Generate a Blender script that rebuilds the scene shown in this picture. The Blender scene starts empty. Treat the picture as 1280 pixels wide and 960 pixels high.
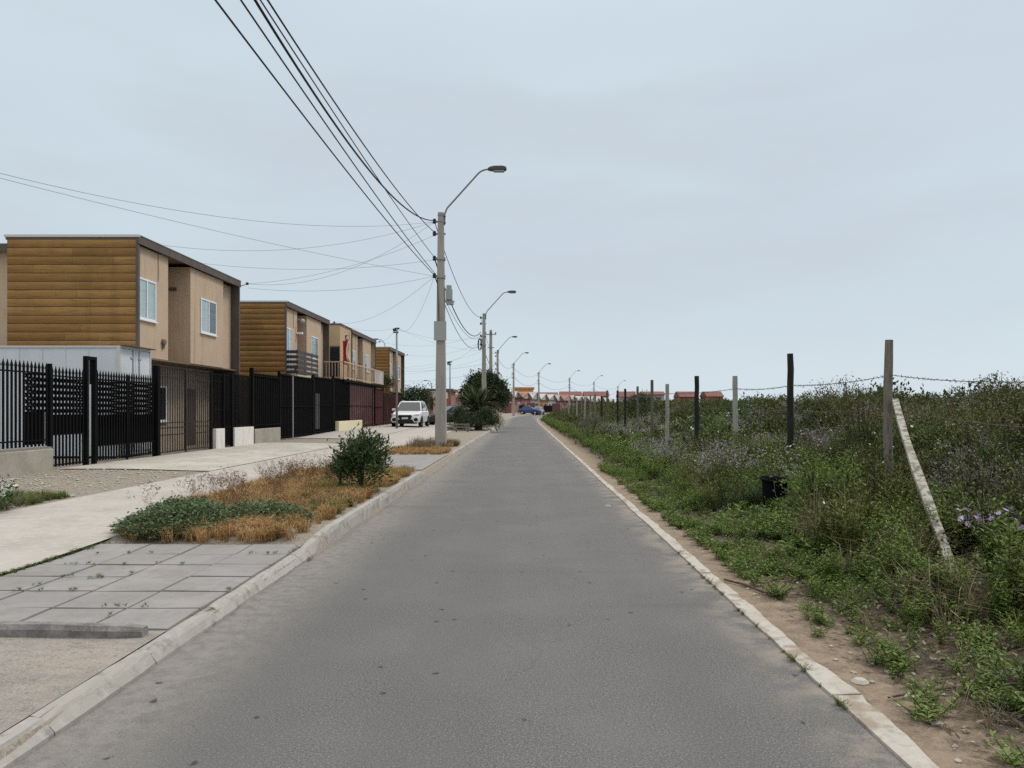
import bpy, math, random
import numpy as np
from mathutils import Vector, Matrix
random.seed(7); RNG = np.random.default_rng(7)
PI = math.pi
sc = bpy.context.scene
COL = sc.collection
F, VX, VY, H = 960.0, 655.0, 512.0, 1.5        # focal length (px of a 1280 wide frame), vanishing point, eye height

# ------------------------------------------------------------------ camera
cd = bpy.data.cameras.new('camera'); cam = bpy.data.objects.new('camera', cd); COL.objects.link(cam)
cd.sensor_width = 36; cd.lens = 27.0; cd.shift_x = -15/1280; cd.shift_y = 32/1280
cd.clip_start = .05; cd.clip_end = 5000
cam.location = (0, 0, H); cam.rotation_euler = (PI/2, 0, 0)
sc.camera = cam

def PX(px, Y): return (px-VX)/F*Y
def PZ(py, Y): return H-(py-VY)/F*Y
def YX(px, X): return X*F/(px-VX)

# ------------------------------------------------------------------ tagging
def tag(o, label=None, cat=None, group=None, kind=None):
    if label: o['label'] = label
    if cat: o['category'] = cat
    if group: o['group'] = group
    if kind: o['kind'] = kind
    return o
def thing(name, label, cat, loc=(0, 0, 0), rz=0, group=None):
    o = bpy.data.objects.new(name, None); COL.objects.link(o)
    o.location = loc; o.rotation_euler = (0, 0, rz); o.empty_display_size = .1
    return tag(o, label, cat, group)
def dup(root, loc, label, rz=None, scale=None):
    def cp(o, par):
        c = o.copy(); COL.objects.link(c); c.parent = par
        for ch in o.children: cp(ch, c)
        return c
    r = cp(root, None); r.location = loc; r['label'] = label
    if rz is not None: r.rotation_euler = (0, 0, rz)
    if scale: r.scale = (scale, scale, scale)
    return r
def rootloc(p):
    v = Vector((0, 0, 0))
    while p is not None: v += p.location; p = p.parent
    return v

# ------------------------------------------------------------------ mesh builder
class MB:
    def __init__(s): s.v = []; s.f = []
    def add(s, vs, fs):
        n = len(s.v); s.v.extend([tuple(v) for v in vs]); s.f.extend([tuple(i+n for i in f) for f in fs]); return s
    def box(s, x0, x1, y0, y1, z0, z1):
        if x0 > x1: x0, x1 = x1, x0
        if y0 > y1: y0, y1 = y1, y0
        if z0 > z1: z0, z1 = z1, z0
        return s.add([(x0,y0,z0),(x1,y0,z0),(x1,y1,z0),(x0,y1,z0),(x0,y0,z1),(x1,y0,z1),(x1,y1,z1),(x0,y1,z1)],
                     [(0,3,2,1),(4,5,6,7),(0,1,5,4),(1,2,6,5),(2,3,7,6),(3,0,4,7)])
    def taper(s, cx, cy, z0, z1, a0, b0, a1, b1, ch=.25, lean=(0, 0)):
        def ring(a, b, z, ox, oy):
            a /= 2; b /= 2; k = min(a, b)*ch
            return [(cx+ox+x, cy+oy+y, z) for x, y in ((a-k,-b),(a,-b+k),(a,b-k),(a-k,b),(-a+k,b),(-a,b-k),(-a,-b+k),(-a+k,-b))]
        vs = ring(a0,b0,z0,0,0)+ring(a1,b1,z1,*lean)
        fs = [(i,(i+1)%8,8+(i+1)%8,8+i) for i in range(8)]+[tuple(range(7,-1,-1)), tuple(range(8,16))]
        return s.add(vs, fs)
    def tube(s, pts, r, n=6, cap=True):
        pts = [Vector(p) for p in pts]; m = len(pts)
        rs = r if isinstance(r, (list, tuple)) else [r]*m
        vs = []; fs = []; ref = None
        for i, p in enumerate(pts):
            t = (pts[min(i+1, m-1)]-pts[max(i-1, 0)]).normalized()
            if ref is None: ref = Vector((0, 0, 1)) if abs(t.z) < .9 else Vector((1, 0, 0))
            a = t.cross(ref).normalized(); b = t.cross(a).normalized(); ref = (-b if False else ref)
            if abs(t.dot(ref)) > .95:
                ref = Vector((1, 0, 0)) if abs(t.x) < .9 else Vector((0, 1, 0)); 
            for k in range(n):
                w = 2*PI*k/n; vs.append(p+(a*math.cos(w)+b*math.sin(w))*rs[i])
        for i in range(m-1):
            for k in range(n): fs.append((i*n+k, i*n+(k+1) % n, (i+1)*n+(k+1) % n, (i+1)*n+k))
        if cap: fs.append(tuple(range(n-1, -1, -1))); fs.append(tuple(range((m-1)*n, m*n)))
        return s.add(vs, fs)
    def lathe(s, prof, c=(0, 0, 0), n=16, axis='z'):
        vs = []; fs = []
        for r, z in prof:
            for k in range(n):
                w = 2*PI*k/n; x, y = r*math.cos(w), r*math.sin(w)
                p = (x, y, z) if axis == 'z' else (z, x, y) if axis == 'x' else (x, z, y)
                vs.append((c[0]+p[0], c[1]+p[1], c[2]+p[2]))
        for i in range(len(prof)-1):
            for k in range(n): fs.append((i*n+k, i*n+(k+1) % n, (i+1)*n+(k+1) % n, (i+1)*n+k))
        return s.add(vs, fs)
    def quad(s, a, b, c, d): return s.add([a, b, c, d], [(0, 1, 2, 3)])
    def prism(s, poly, axis, a, b):
        n = len(poly)
        def P(u, v, w): return (w, u, v) if axis == 'x' else (u, w, v) if axis == 'y' else (u, v, w)
        vs = [P(u, v, a) for u, v in poly]+[P(u, v, b) for u, v in poly]
        return s.add(vs, [tuple(range(n)), tuple(range(2*n-1, n-1, -1))]+[(i, i+n, (i+1) % n+n, (i+1) % n) for i in range(n)])
    def build(s, name, m, parent=None, smooth=False, bevel=0, local=False, subsurf=0):
        me = bpy.data.meshes.new(name)
        off = Vector((0, 0, 0)) if (parent is None or local) else rootloc(parent)
        me.from_pydata([(v[0]-off.x, v[1]-off.y, v[2]-off.z) for v in s.v], [], s.f); me.update()
        import bmesh
        b = bmesh.new(); b.from_mesh(me); bmesh.ops.recalc_face_normals(b, faces=b.faces); b.to_mesh(me); b.free()
        me.materials.append(m)
        if smooth: me.polygons.foreach_set('use_smooth', [True]*len(me.polygons))
        o = bpy.data.objects.new(name, me); COL.objects.link(o)
        if parent is not None: o.parent = parent
        if bevel:
            md = o.modifiers.new('bevel', 'BEVEL'); md.width = bevel; md.segments = 2; md.limit_method = 'ANGLE'
        if subsurf:
            md = o.modifiers.new('sub', 'SUBSURF'); md.levels = subsurf; md.render_levels = subsurf
        return o

# ------------------------------------------------------------------ materials
def nodes(name):
    m = bpy.data.materials.new(name); m.use_nodes = True; nt = m.node_tree
    return m, nt, nt.nodes['Principled BSDF']
def N(nt, t, **k):
    n = nt.nodes.new(t)
    for a, b in k.items():
        if a == 'op': n.operation = b
        elif a == 'blend': n.blend_type = b
        else: setattr(n, a, b)
    return n
def lk(nt, a, b): nt.links.new(a, b)
def pos(nt, scale=(1, 1, 1)):
    g = N(nt, 'ShaderNodeNewGeometry'); mp = N(nt, 'ShaderNodeMapping'); lk(nt, g.outputs['Position'], mp.inputs['Vector'])
    mp.inputs['Scale'].default_value = scale; return mp.outputs['Vector']
def noise(nt, vec, scale, detail=4, rough=.55):
    n = N(nt, 'ShaderNodeTexNoise'); n.inputs['Scale'].default_value = scale; n.inputs['Detail'].default_value = detail
    n.inputs['Roughness'].default_value = rough; lk(nt, vec, n.inputs['Vector']); return n.outputs['Fac']
def ramp(nt, fac, lo, hi, a=0, b=1):
    r = N(nt, 'ShaderNodeMapRange'); r.interpolation_type = 'SMOOTHSTEP'
    lk(nt, fac, r.inputs['Value']); r.inputs['From Min'].default_value = lo; r.inputs['From Max'].default_value = hi
    r.inputs['To Min'].default_value = a; r.inputs['To Max'].default_value = b; return r.outputs['Result']
def mix(nt, fac, a, b, blend='MIX'):
    m = N(nt, 'ShaderNodeMix', data_type='RGBA'); m.blend_type = blend
    for s, x in ((m.inputs[0], fac), (m.inputs[6], a), (m.inputs[7], b)):
        if isinstance(x, (int, float)): s.default_value = x
        elif isinstance(x, tuple): s.default_value = (*x, 1) if len(x) == 3 else x
        else: lk(nt, x, s)
    return m.outputs[2]
def math_(nt, op, a, b):
    m = N(nt, 'ShaderNodeMath', op=op)
    for s, x in ((m.inputs[0], a), (m.inputs[1], b)):
        if isinstance(x, (int, float)): s.default_value = x
        else: lk(nt, x, s)
    return m.outputs[0]
def bump(nt, p, h, strength, dist=.01):
    b = N(nt, 'ShaderNodeBump'); b.inputs['Strength'].default_value = strength; b.inputs['Distance'].default_value = dist
    lk(nt, h, b.inputs['Height']); lk(nt, b.outputs['Normal'], p.inputs['Normal'])
def M(name, c, rough=.8, metal=0, layers=(), bmp=None, spec=.3):
    """layers: (scale, lo, hi, colour, amount[, stretch])"""
    m, nt, p = nodes(name)
    p.inputs['Roughness'].default_value = rough; p.inputs['Metallic'].default_value = metal
    p.inputs['Specular IOR Level'].default_value = spec
    col = c
    for L in layers:
        sc_, lo, hi, c2, am = L[:5]
        f = ramp(nt, noise(nt, pos(nt, L[5] if len(L) > 5 else (1, 1, 1)), sc_, 5, .6), lo, hi, 0, am)
        col = mix(nt, f, col, c2)
    if isinstance(col, tuple): p.inputs['Base Color'].default_value = (*col, 1)
    else: lk(nt, col, p.inputs['Base Color'])
    if bmp: bump(nt, p, noise(nt, pos(nt), bmp[0], 4, .6), bmp[1], bmp[2] if len(bmp) > 2 else .01)
    return m
def sep(nt):
    g = N(nt, 'ShaderNodeNewGeometry'); s = N(nt, 'ShaderNodeSeparateXYZ'); lk(nt, g.outputs['Position'], s.inputs[0]); return s
def leafmat(name, cols, trans=.3, rough=.6):
    """cols: list of (pos, colour) over a per-face random attribute"""
    m = bpy.data.materials.new(name); m.use_nodes = True; nt = m.node_tree
    p = nt.nodes['Principled BSDF']; out = nt.nodes['Material Output']
    at = N(nt, 'ShaderNodeAttribute', attribute_name='rnd'); cr = N(nt, 'ShaderNodeValToRGB')
    el = cr.color_ramp.elements
    el[0].position, el[0].color = cols[0][0], (*cols[0][1], 1)
    el[1].position, el[1].color = cols[-1][0], (*cols[-1][1], 1)
    for q, c in cols[1:-1]:
        e = el.new(q); e.color = (*c, 1)
    lk(nt, at.outputs['Fac'], cr.inputs[0])
    c = mix(nt, ramp(nt, noise(nt, pos(nt), 1.1, 3), .35, .65, 0, .45), cr.outputs[0], (.55, .6, .45), 'MULTIPLY')
    lk(nt, c, p.inputs['Base Color']); p.inputs['Roughness'].default_value = rough; p.inputs['Specular IOR Level'].default_value = .25
    if trans:
        t = N(nt, 'ShaderNodeBsdfTranslucent'); lk(nt, c, t.inputs['Color'])
        ms = N(nt, 'ShaderNodeMixShader'); ms.inputs[0].default_value = trans
        lk(nt, p.outputs[0], ms.inputs[1]); lk(nt, t.outputs[0], ms.inputs[2]); lk(nt, ms.outputs[0], out.inputs[0])
    return m

def asphalt():
    m, nt, p = nodes('asphalt'); P = pos(nt)
    fine = noise(nt, P, 150, 2, .8); mid = noise(nt, P, 45, 4, .7); big = noise(nt, P, .8, 5, .6)
    trk = noise(nt, pos(nt, (1.1, .035, 1)), 1.6, 4, .5)
    c = mix(nt, ramp(nt, fine, .36, .66), (.048, .047, .047), (.205, .199, .194))
    c = mix(nt, ramp(nt, mid, .42, .66, 0, .55), c, (.085, .083, .082))
    sp_ = noise(nt, P, 85, 2, .9)
    c = mix(nt, ramp(nt, sp_, .56, .66, 0, .75), c, (.30, .29, .28))
    c = mix(nt, ramp(nt, sp_, .44, .36, 0, .7), c, (.035, .034, .034))
    c = mix(nt, ramp(nt, big, .35, .68, 0, .4), c, (.165, .158, .150))
    c = mix(nt, ramp(nt, trk, .42, .62, 0, .3), c, (.108, .105, .103))
    s = sep(nt)
    dust = math_(nt, 'MULTIPLY', ramp(nt, s.outputs[0], -1.35, -2.15), ramp(nt, noise(nt, P, 9, 6, .75), .2, .7))
    c = mix(nt, math_(nt, 'MULTIPLY', dust, .6), c, (.32, .29, .255))
    dust2 = math_(nt, 'MULTIPLY', ramp(nt, s.outputs[0], 1.2, 1.62), ramp(nt, noise(nt, P, 3.1, 5, .65), .4, .62))
    c = mix(nt, math_(nt, 'MULTIPLY', dust2, .55), c, (.33, .28, .22))
    vo = N(nt, 'ShaderNodeTexVoronoi'); vo.voronoi_dimensions = '2D'; vo.inputs['Scale'].default_value = 1.9; lk(nt, pos(nt, (1, .75, 1)), vo.inputs['Vector'])
    wob = noise(nt, P, 26, 4, .7)
    dist = math_(nt, 'ADD', vo.outputs['Distance'], math_(nt, 'MULTIPLY', wob, .17))
    spot = math_(nt, 'MULTIPLY', ramp(nt, dist, .125, .10), ramp(nt, noise(nt, P, .9, 1), .44, .5))
    c = mix(nt, math_(nt, 'MULTIPLY', spot, .8), c, (.028, .027, .026))
    # faint transverse dark bands (old joints)
    band = ramp(nt, noise(nt, pos(nt, (.12, 1.2, 1)), 1.1, 3, .5), .6, .7, 0, .3)
    c = mix(nt, band, c, (.09, .088, .088))
    wv = N(nt, 'ShaderNodeVectorMath', op='ADD'); lk(nt, P, wv.inputs[0])
    wn = N(nt, 'ShaderNodeTexNoise'); wn.inputs['Scale'].default_value = 2.2; wn.inputs['Detail'].default_value = 6; lk(nt, P, wn.inputs['Vector']); lk(nt, wn.outputs['Color'], wv.inputs[1])
    ck = N(nt, 'ShaderNodeTexVoronoi'); ck.voronoi_dimensions = '2D'; ck.feature = 'DISTANCE_TO_EDGE'; ck.inputs['Scale'].default_value = .55; lk(nt, wv.outputs[0], ck.inputs['Vector'])
    crack = math_(nt, 'MULTIPLY', ramp(nt, ck.outputs['Distance'], .006, .0015), ramp(nt, noise(nt, P, .35, 2), .5, .58))
    c = mix(nt, math_(nt, 'MULTIPLY', crack, .28), c, (.04, .039, .038))
    lk(nt, c, p.inputs['Base Color']); p.inputs['Roughness'].default_value = .85; p.inputs['Specular IOR Level'].default_value = .25
    bump(nt, p, fine, .55, .006)
    return m

def groundmat():
    m, nt, p = nodes('dirt'); P = pos(nt); s = sep(nt)
    fine = noise(nt, P, 60, 5, .7); mid = noise(nt, P, 7, 5, .65); big = noise(nt, P, .7, 4)
    tan = mix(nt, ramp(nt, mid, .3, .7), (.29, .225, .165), (.19, .145, .105))
    tan = mix(nt, ramp(nt, fine, .45, .7, 0, .6), tan, (.37, .30, .23))
    soil = mix(nt, ramp(nt, fine, .35, .65), (.05, .04, .028), (.115, .09, .065))
    soil = mix(nt, ramp(nt, mid, .5, .7, 0, .5), soil, (.19, .165, .12))
    soil = mix(nt, ramp(nt, noise(nt, P, .45, 3), .56, .66, 0, .7), soil, (.24, .175, .115))
    # right side: soil takes over uphill, edge broken by noise
    xr = math_(nt, 'ADD', s.outputs[0], math_(nt, 'MULTIPLY', mid, 1.2))
    c = mix(nt, ramp(nt, xr, 2.45, 3.1), tan, soil)
    grav = mix(nt, ramp(nt, noise(nt, P, 38, 4, .75), .35, .65), (.17, .15, .125), (.36, .325, .28))
    grav = mix(nt, ramp(nt, big, .4, .65, 0, .6), grav, (.29, .235, .17))
    c = mix(nt, ramp(nt, s.outputs[0], -1.5, -1.2, 1, 0), c, grav)
    lk(nt, c, p.inputs['Base Color']); p.inputs['Roughness'].default_value = .95; p.inputs['Specular IOR Level'].default_value = .15
    h = math_(nt, 'ADD', fine, math_(nt, 'MULTIPLY', mid, 2)); bump(nt, p, h, .7, .02)
    return m

MAT = {}
def setup_mats():
    A = MAT
    A['asphalt'] = asphalt(); A['dirt'] = groundmat()
    A['path'] = M('path_concrete', (.41, .38, .345), .9, layers=((1.2, .4, .7, (.33, .30, .268), .8), (9, .45, .7, (.48, .45, .41), .6), (50, .52, .72, (.25, .225, .195), .5), (.5, .55, .7, (.35, .305, .25), .6), (3, .6, .7, (.26, .235, .20), .5)), bmp=(35, .35))
    A['drive'] = M('driveway_concrete', (.40, .37, .325), .9, layers=((1.0, .4, .65, (.50, .465, .41), .8), (4, .5, .7, (.29, .255, .21), .6, (1, .35, 1)), (40, .5, .7, (.34, .30, .25), .5)), bmp=(25, .5))
    A['slab'] = M('paving_slab', (.235, .226, .22), .88, layers=((1.3, .4, .65, (.29, .278, .268), .8), (7, .45, .7, (.185, .175, .165), .5), (2.2, .55, .68, (.21, .185, .155), .6), (90, .5, .7, (.33, .315, .30), .5)), bmp=(70, .3))
    A['joint'] = M('joint_soil', (.16, .135, .10), .95, layers=((20, .4, .6, (.09, .08, .05), .8),))
    A['apron'] = M('sandy_apron', (.235, .205, .178), .95, layers=((1.1, .38, .62, (.275, .248, .222), .8), (3, .42, .62, (.33, .285, .235), .7, (.5, 1.5, 1)), (9, .48, .62, (.19, .165, .14), .45, (.6, 1.5, 1)), (5, .60, .68, (.12, .113, .105), .7), (28, .56, .66, (.15, .137, .126), .7), (75, .5, .6, (.37, .34, .31), .6), (110, .56, .64, (.11, .10, .095), .6)), bmp=(60, .7))
    A['kerb'] = M('kerb_concrete', (.33, .315, .29), .9, layers=((2.5, .4, .65, (.31, .295, .265), .8), (12, .5, .72, (.42, .40, .37), .6), (7, .52, .68, (.17, .155, .135), .7), (90, .5, .75, (.27, .25, .22), .4)), bmp=(60, .4))
    A['edge'] = M('edging_concrete', (.42, .395, .35), .9, layers=((2, .42, .65, (.38, .34, .285), .75), (11, .5, .7, (.50, .475, .43), .5), (4.5, .52, .62, (.27, .22, .17), .95), (17, .52, .62, (.25, .22, .185), .3), (80, .5, .75, (.30, .27, .23), .4)), bmp=(50, .4))
    A['darkkerb'] = M('old_kerb', (.24, .23, .22), .92, layers=((5, .4, .65, (.11, .105, .10), .85), (60, .5, .7, (.33, .31, .29), .5)), bmp=(40, .6))
    A['wall'] = M('rough_concrete_wall', (.36, .325, .28), .92, layers=((2, .4, .65, (.27, .24, .20), .7), (14, .5, .7, (.42, .385, .34), .6)), bmp=(30, .5))
    A['whitewall'] = M('white_block_wall', (.68, .66, .62), .85, layers=((5, .45, .7, (.52, .48, .43), .6, (1, 1, .3)),), bmp=(30, .3))
    A['cream'] = M('cream_wall', (.70, .63, .43), .85, layers=((4, .45, .7, (.55, .48, .33), .6, (1, 1, .3)),), bmp=(30, .3))
    A['plaster'] = M('tan_plaster', (.50, .38, .275), .9, layers=((1.1, .4, .7, (.44, .325, .23), .7), (3, .5, .72, (.35, .25, .165), .45, (2.5, 2.5, .3)), (1.6, .56, .72, (.26, .19, .13), .55, (3, 3, .12)), (60, .45, .7, (.50, .37, .26), .4)), bmp=(90, .3))
    A['plaster2'] = M('ochre_plaster', (.50, .36, .21), .9, layers=((1.1, .4, .7, (.43, .31, .185), .7), (60, .45, .7, (.52, .39, .25), .4)), bmp=(90, .3))
    A['lower'] = M('grey_tan_plaster', (.36, .29, .22), .9, layers=((1.4, .4, .7, (.27, .215, .165), .7),), bmp=(60, .3))
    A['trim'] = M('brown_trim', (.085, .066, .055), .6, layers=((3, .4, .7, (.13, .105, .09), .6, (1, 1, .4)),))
    A['flash'] = M('roof_flashing', (.55, .54, .52), .5, .3)
    A['soffit'] = M('soffit', (.17, .125, .09), .85)
    A['frame'] = M('white_window_frame', (.72, .73, .73), .4)
    A['curtain'] = M('net_curtain', (.70, .74, .74), .9, layers=((6, .4, .6, (.48, .53, .54), .8, (5, 5, .05)),))
    A['glass'] = glassmat('window_glass', (.80, .88, .9), .15)
    A['darkglass'] = M('dark_glass', (.03, .035, .04), .08, spec=.6)
    A['black'] = M('black_metal', (.004, .004, .0045), .75, layers=((2, .5, .7, (.008, .007, .0065), .6),), spec=.08)
    A['blackmatt'] = M('black_sheet', (.004, .0038, .0043), .8, layers=((1.5, .5, .7, (.007, .0065, .007), .6),), spec=.06)
    A['rustbar'] = M('rusty_black_bars', (.012, .007, .006), .6, layers=((3, .5, .7, (.045, .02, .014), .7),))
    A['maroon'] = M('maroon_metal', (.062, .016, .014), .55, layers=((2, .45, .7, (.04, .011, .01), .8),))
    A['maroon2'] = M('maroon_slats', (.10, .026, .022), .6, layers=((30, .45, .6, (.045, .012, .01), .9, (.2, .2, 1)),))
    A['container'] = M('container_paint', (.60, .635, .67), .55, layers=((.9, .4, .7, (.47, .495, .52), .7, (1.5, 1.5, .25)), (25, .62, .75, (.38, .36, .34), .35)))
    A['pole'] = M('pole_concrete', (.36, .33, .29), .9, layers=((2, .4, .7, (.25, .235, .215), .7, (3, 3, .4)), (50, .5, .75, (.40, .38, .35), .5)), bmp=(60, .35))
    A['steel'] = M('galvanised_steel', (.22, .23, .24), .5, .5, layers=((8, .4, .7, (.15, .155, .16), .6),))
    A['lamp'] = M('lamp_housing', (.06, .07, .055), .55, layers=((12, .5, .7, (.11, .12, .085), .7),))
    A['lens'] = M('lamp_lens', (.35, .36, .33), .25)
    A['plate'] = M('grey_plate', (.34, .35, .34), .6)
    A['box'] = M('meter_box', (.30, .34, .31), .5)
    A['cable'] = M('black_cable', (.012, .012, .014), .6)
    A['drop'] = M('grey_cable', (.17, .18, .195), .6)
    A['insul'] = M('dark_insulator', (.02, .018, .018), .4)
    A['wood'] = M('weathered_wood', (.20, .178, .145), .95, layers=((9, .4, .65, (.105, .09, .072), .8, (4, 4, .25)), (40, .5, .7, (.30, .275, .235), .5, (2, 2, .15))), bmp=(45, .8, .012))
    A['palewood'] = M('peeling_white_wood', (.40, .38, .335), .95, layers=((14, .44, .56, (.13, .115, .09), .9, (1, 1, .5)), (4, .45, .7, (.36, .335, .28), .7)), bmp=(45, .8, .012))
    A['darkwood'] = M('dark_tarred_post', (.017, .018, .013), .9, layers=((14, .5, .7, (.05, .05, .034), .7, (1, 1, .3)),), bmp=(45, .7, .012))
    A['greenwood'] = M('mossy_post', (.12, .122, .085), .95, layers=((14, .45, .65, (.055, .052, .036), .8, (1, 1, .3)),), bmp=(45, .7, .012))
    A['concpost'] = M('pale_post', (.32, .32, .28), .95, layers=((14, .45, .65, (.21, .205, .175), .8, (1, 1, .3)),), bmp=(45, .6, .012))
    A['wire'] = M('rusty_wire', (.11, .085, .07), .7, .4)
    A['plastic'] = M('black_plastic', (.004, .004, .0045), .7, spec=.1)
    A['litter'] = M('white_plastic', (.7, .7, .7), .5)
    A['bark'] = M('bark', (.10, .075, .055), .95, layers=((12, .4, .65, (.05, .04, .03), .8, (2, 2, .4)),), bmp=(25, .8, .02))
    A['stone'] = M('stone', (.42, .39, .34), .95, layers=((9, .45, .65, (.3, .265, .22), .8),), bmp=(30, .5))
    A['carwhite'] = M('white_car_paint', (.74, .75, .76), .22, spec=.5)
    A['carblack'] = M('black_car_paint', (.013, .014, .017), .2, spec=.5)
    A['carblue'] = M('blue_car_paint', (.02, .055, .20), .25, spec=.5)
    A['carsilver'] = M('silver_car_paint', (.42, .43, .44), .3, .4)
    A['tyre'] = M('tyre_rubber', (.014, .014, .014), .85)
    A['rim'] = M('alloy_rim', (.35, .36, .37), .35, .7)
    A['trimblack'] = M('black_trim', (.012, .012, .013), .55)
    A['head'] = M('headlight_glass', (.42, .44, .46), .12, spec=.6)
    A['plateno'] = M('number_plate', (.6, .6, .58), .5)
    A['redwall'] = M('red_wall', (.21, .085, .072), .9, layers=((.6, .4, .7, (.15, .06, .052), .8),))  # red muted in the colour itself to stand in for distance haze
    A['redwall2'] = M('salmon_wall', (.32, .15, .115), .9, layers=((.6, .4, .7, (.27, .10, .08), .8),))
    A['redroof'] = M('red_roof', (.19, .085, .075), .85, layers=((.9, .4, .7, (.16, .055, .05), .8),))
    A['palefar'] = M('pale_gable', (.46, .43, .40), .85, layers=((.4, .4, .6, (.34, .31, .29), .8),))
    A['orange'] = M('orange_wall', (.52, .27, .10), .9, layers=((.3, .4, .7, (.44, .23, .09), .7),))
    A['flagred'] = M('flag_red', (.42, .018, .028), .8)
    A['flagblue'] = M('flag_blue', (.02, .035, .17), .8)
    A['flagwhite'] = M('flag_white', (.68, .68, .68), .8)
    A['stem'] = M('stem', (.13, .12, .06), .9)
def glassmat(name, tint, rough):
    m, nt, p = nodes(name); out = nt.nodes['Material Output']
    t = N(nt, 'ShaderNodeBsdfTransparent'); t.inputs[0].default_value = (*tint, 1)
    g = N(nt, 'ShaderNodeBsdfGlossy'); g.inputs['Roughness'].default_value = .04
    ms = N(nt, 'ShaderNodeMixShader'); ms.inputs[0].default_value = .2; lk(nt, t.outputs[0], ms.inputs[1]); lk(nt, g.outputs[0], ms.inputs[2])
    lk(nt, ms.outputs[0], out.inputs[0]); return m
setup_mats()
def siding():
    m, nt, p = nodes('wood_siding')
    at = N(nt, 'ShaderNodeAttribute', attribute_name='rnd')
    c = mix(nt, at.outputs['Fac'], (.31, .162, .05), (.44, .25, .088))
    c = mix(nt, ramp(nt, noise(nt, pos(nt, (.8, .8, 14)), 2.2, 5, .65), .42, .66, 0, .6), c, (.20, .112, .036))
    c = mix(nt, ramp(nt, noise(nt, pos(nt, (1, 1, 1)), .7, 3), .5, .7, 0, .4), c, (.20, .125, .05))
    c = mix(nt, ramp(nt, noise(nt, pos(nt, (2.2, 2.2, .18)), 1.3, 4), .52, .7, 0, .22), c, (.15, .088, .036))
    lk(nt, c, p.inputs['Base Color']); p.inputs['Roughness'].default_value = .75; p.inputs['Specular IOR Level'].default_value = .25
    bump(nt, p, noise(nt, pos(nt, (.8, .8, 20)), 4, 4), .35, .006)
    return m
MAT['siding'] = siding()

# ------------------------------------------------------------------ world and sun
SUN = Vector((.62, .28, .95)).normalized()
def world():
    w = bpy.data.worlds.new('World'); sc.world = w; w.use_nodes = True; nt = w.node_tree
    bg = nt.nodes['Background']; bg.inputs['Strength'].default_value = .1
    sky = N(nt, 'ShaderNodeTexSky', sky_type='NISHITA'); sky.sun_disc = False
    sky.sun_elevation = math.asin(SUN.z); sky.sun_rotation = math.atan2(SUN.x, SUN.y)
    sky.air_density = 1.0; sky.dust_density = 3.0
    tc = N(nt, 'ShaderNodeTexCoord'); s = N(nt, 'ShaderNodeSeparateXYZ'); lk(nt, tc.outputs['Generated'], s.inputs[0])
    mp = N(nt, 'ShaderNodeMapping'); lk(nt, tc.outputs['Generated'], mp.inputs[0]); mp.inputs['Scale'].default_value = (1, 1, 2.6)
    n1 = noise(nt, mp.outputs[0], 1.5, 5, .5)
    mp2 = N(nt, 'ShaderNodeMapping'); lk(nt, tc.outputs['Generated'], mp2.inputs[0]); mp2.inputs['Scale'].default_value = (1, 1, 4.5); mp2.inputs['Location'].default_value = (3.1, 1.7, .4)
    n2 = noise(nt, mp2.outputs[0], 2.1, 6, .55)
    c = mix(nt, ramp(nt, n1, .3, .7), (6.4, 7.55, 8.2), (6.05, 6.98, 7.75))
    c = mix(nt, ramp(nt, n2, .42, .72, 0, .75), c, (5.75, 6.4, 7.1))
    c = mix(nt, ramp(nt, s.outputs[2], .16, .0, 0, .75), c, (6.9, 7.9, 8.5))
    up = ramp(nt, s.outputs[2], .42, .95, 1.0, 2.1)
    cm = N(nt, 'ShaderNodeVectorMath', op='SCALE'); lk(nt, c, cm.inputs[0]); lk(nt, up, cm.inputs['Scale'])
    warm = mix(nt, ramp(nt, s.outputs[2], .46, .75), cm.outputs[0], (14.6, 14.3, 13.9))
    fin = mix(nt, .95, sky.outputs[0], warm)
    lk(nt, fin, bg.inputs['Color'])
world()
ld = bpy.data.lights.new('sun', 'SUN'); ld.energy = 1.5; ld.angle = math.radians(15); ld.color = (1, .96, .9)
sun = bpy.data.objects.new('sun', ld); COL.objects.link(sun); sun.location = (30, 20, 60)
sun.rotation_euler = SUN.to_track_quat('Z', 'Y').to_euler()
sc.view_settings.view_transform = 'Standard'; sc.view_settings.look = 'None'; sc.view_settings.exposure = 0; sc.view_settings.gamma = 1
sc.view_settings.use_curve_mapping = False
sc.render.engine = 'CYCLES'
cy = sc.cycles; cy.use_denoising = False; cy.max_bounces = 6; cy.diffuse_bounces = 3; cy.transparent_max_bounces = 12
try: cy.denoiser = 'OPENIMAGEDENOISE'; cy.denoising_prefilter = 'ACCURATE'
except Exception: pass

# ------------------------------------------------------------------ terrain functions
def hsh(i, j, s):
    n = (i*374761393+j*668265263+s*2147483647) & 0xffffffff
    n = ((n ^ (n >> 13))*1274126177) & 0xffffffff
    return ((n ^ (n >> 16)) & 0xffff)/65535.0
def vnoise(x, y, s=0):
    x = np.asarray(x, float); y = np.asarray(y, float)
    i = np.floor(x).astype(np.int64); j = np.floor(y).astype(np.int64); u = x-i; v = y-j
    u = u*u*(3-2*u); v = v*v*(3-2*v)
    return (hsh(i, j, s)*(1-u)+hsh(i+1, j, s)*u)*(1-v)+(hsh(i, j+1, s)*(1-u)+hsh(i+1, j+1, s)*u)*v
def ss(x, a, b):
    t = np.clip((np.asarray(x, float)-a)/(b-a), 0, 1); return t*t*(3-2*t)
def shift(Y):
    Y = np.asarray(Y, float); q = np.clip(Y-95, 0, 85)
    return .0021*q*q+np.clip(Y-180, 0, None)*.34
def roadz(Y): return .62*ss(Y, 70, 165)
KL, KR = -2.15, 1.60                              # carriageway edges (before the bend)
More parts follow.
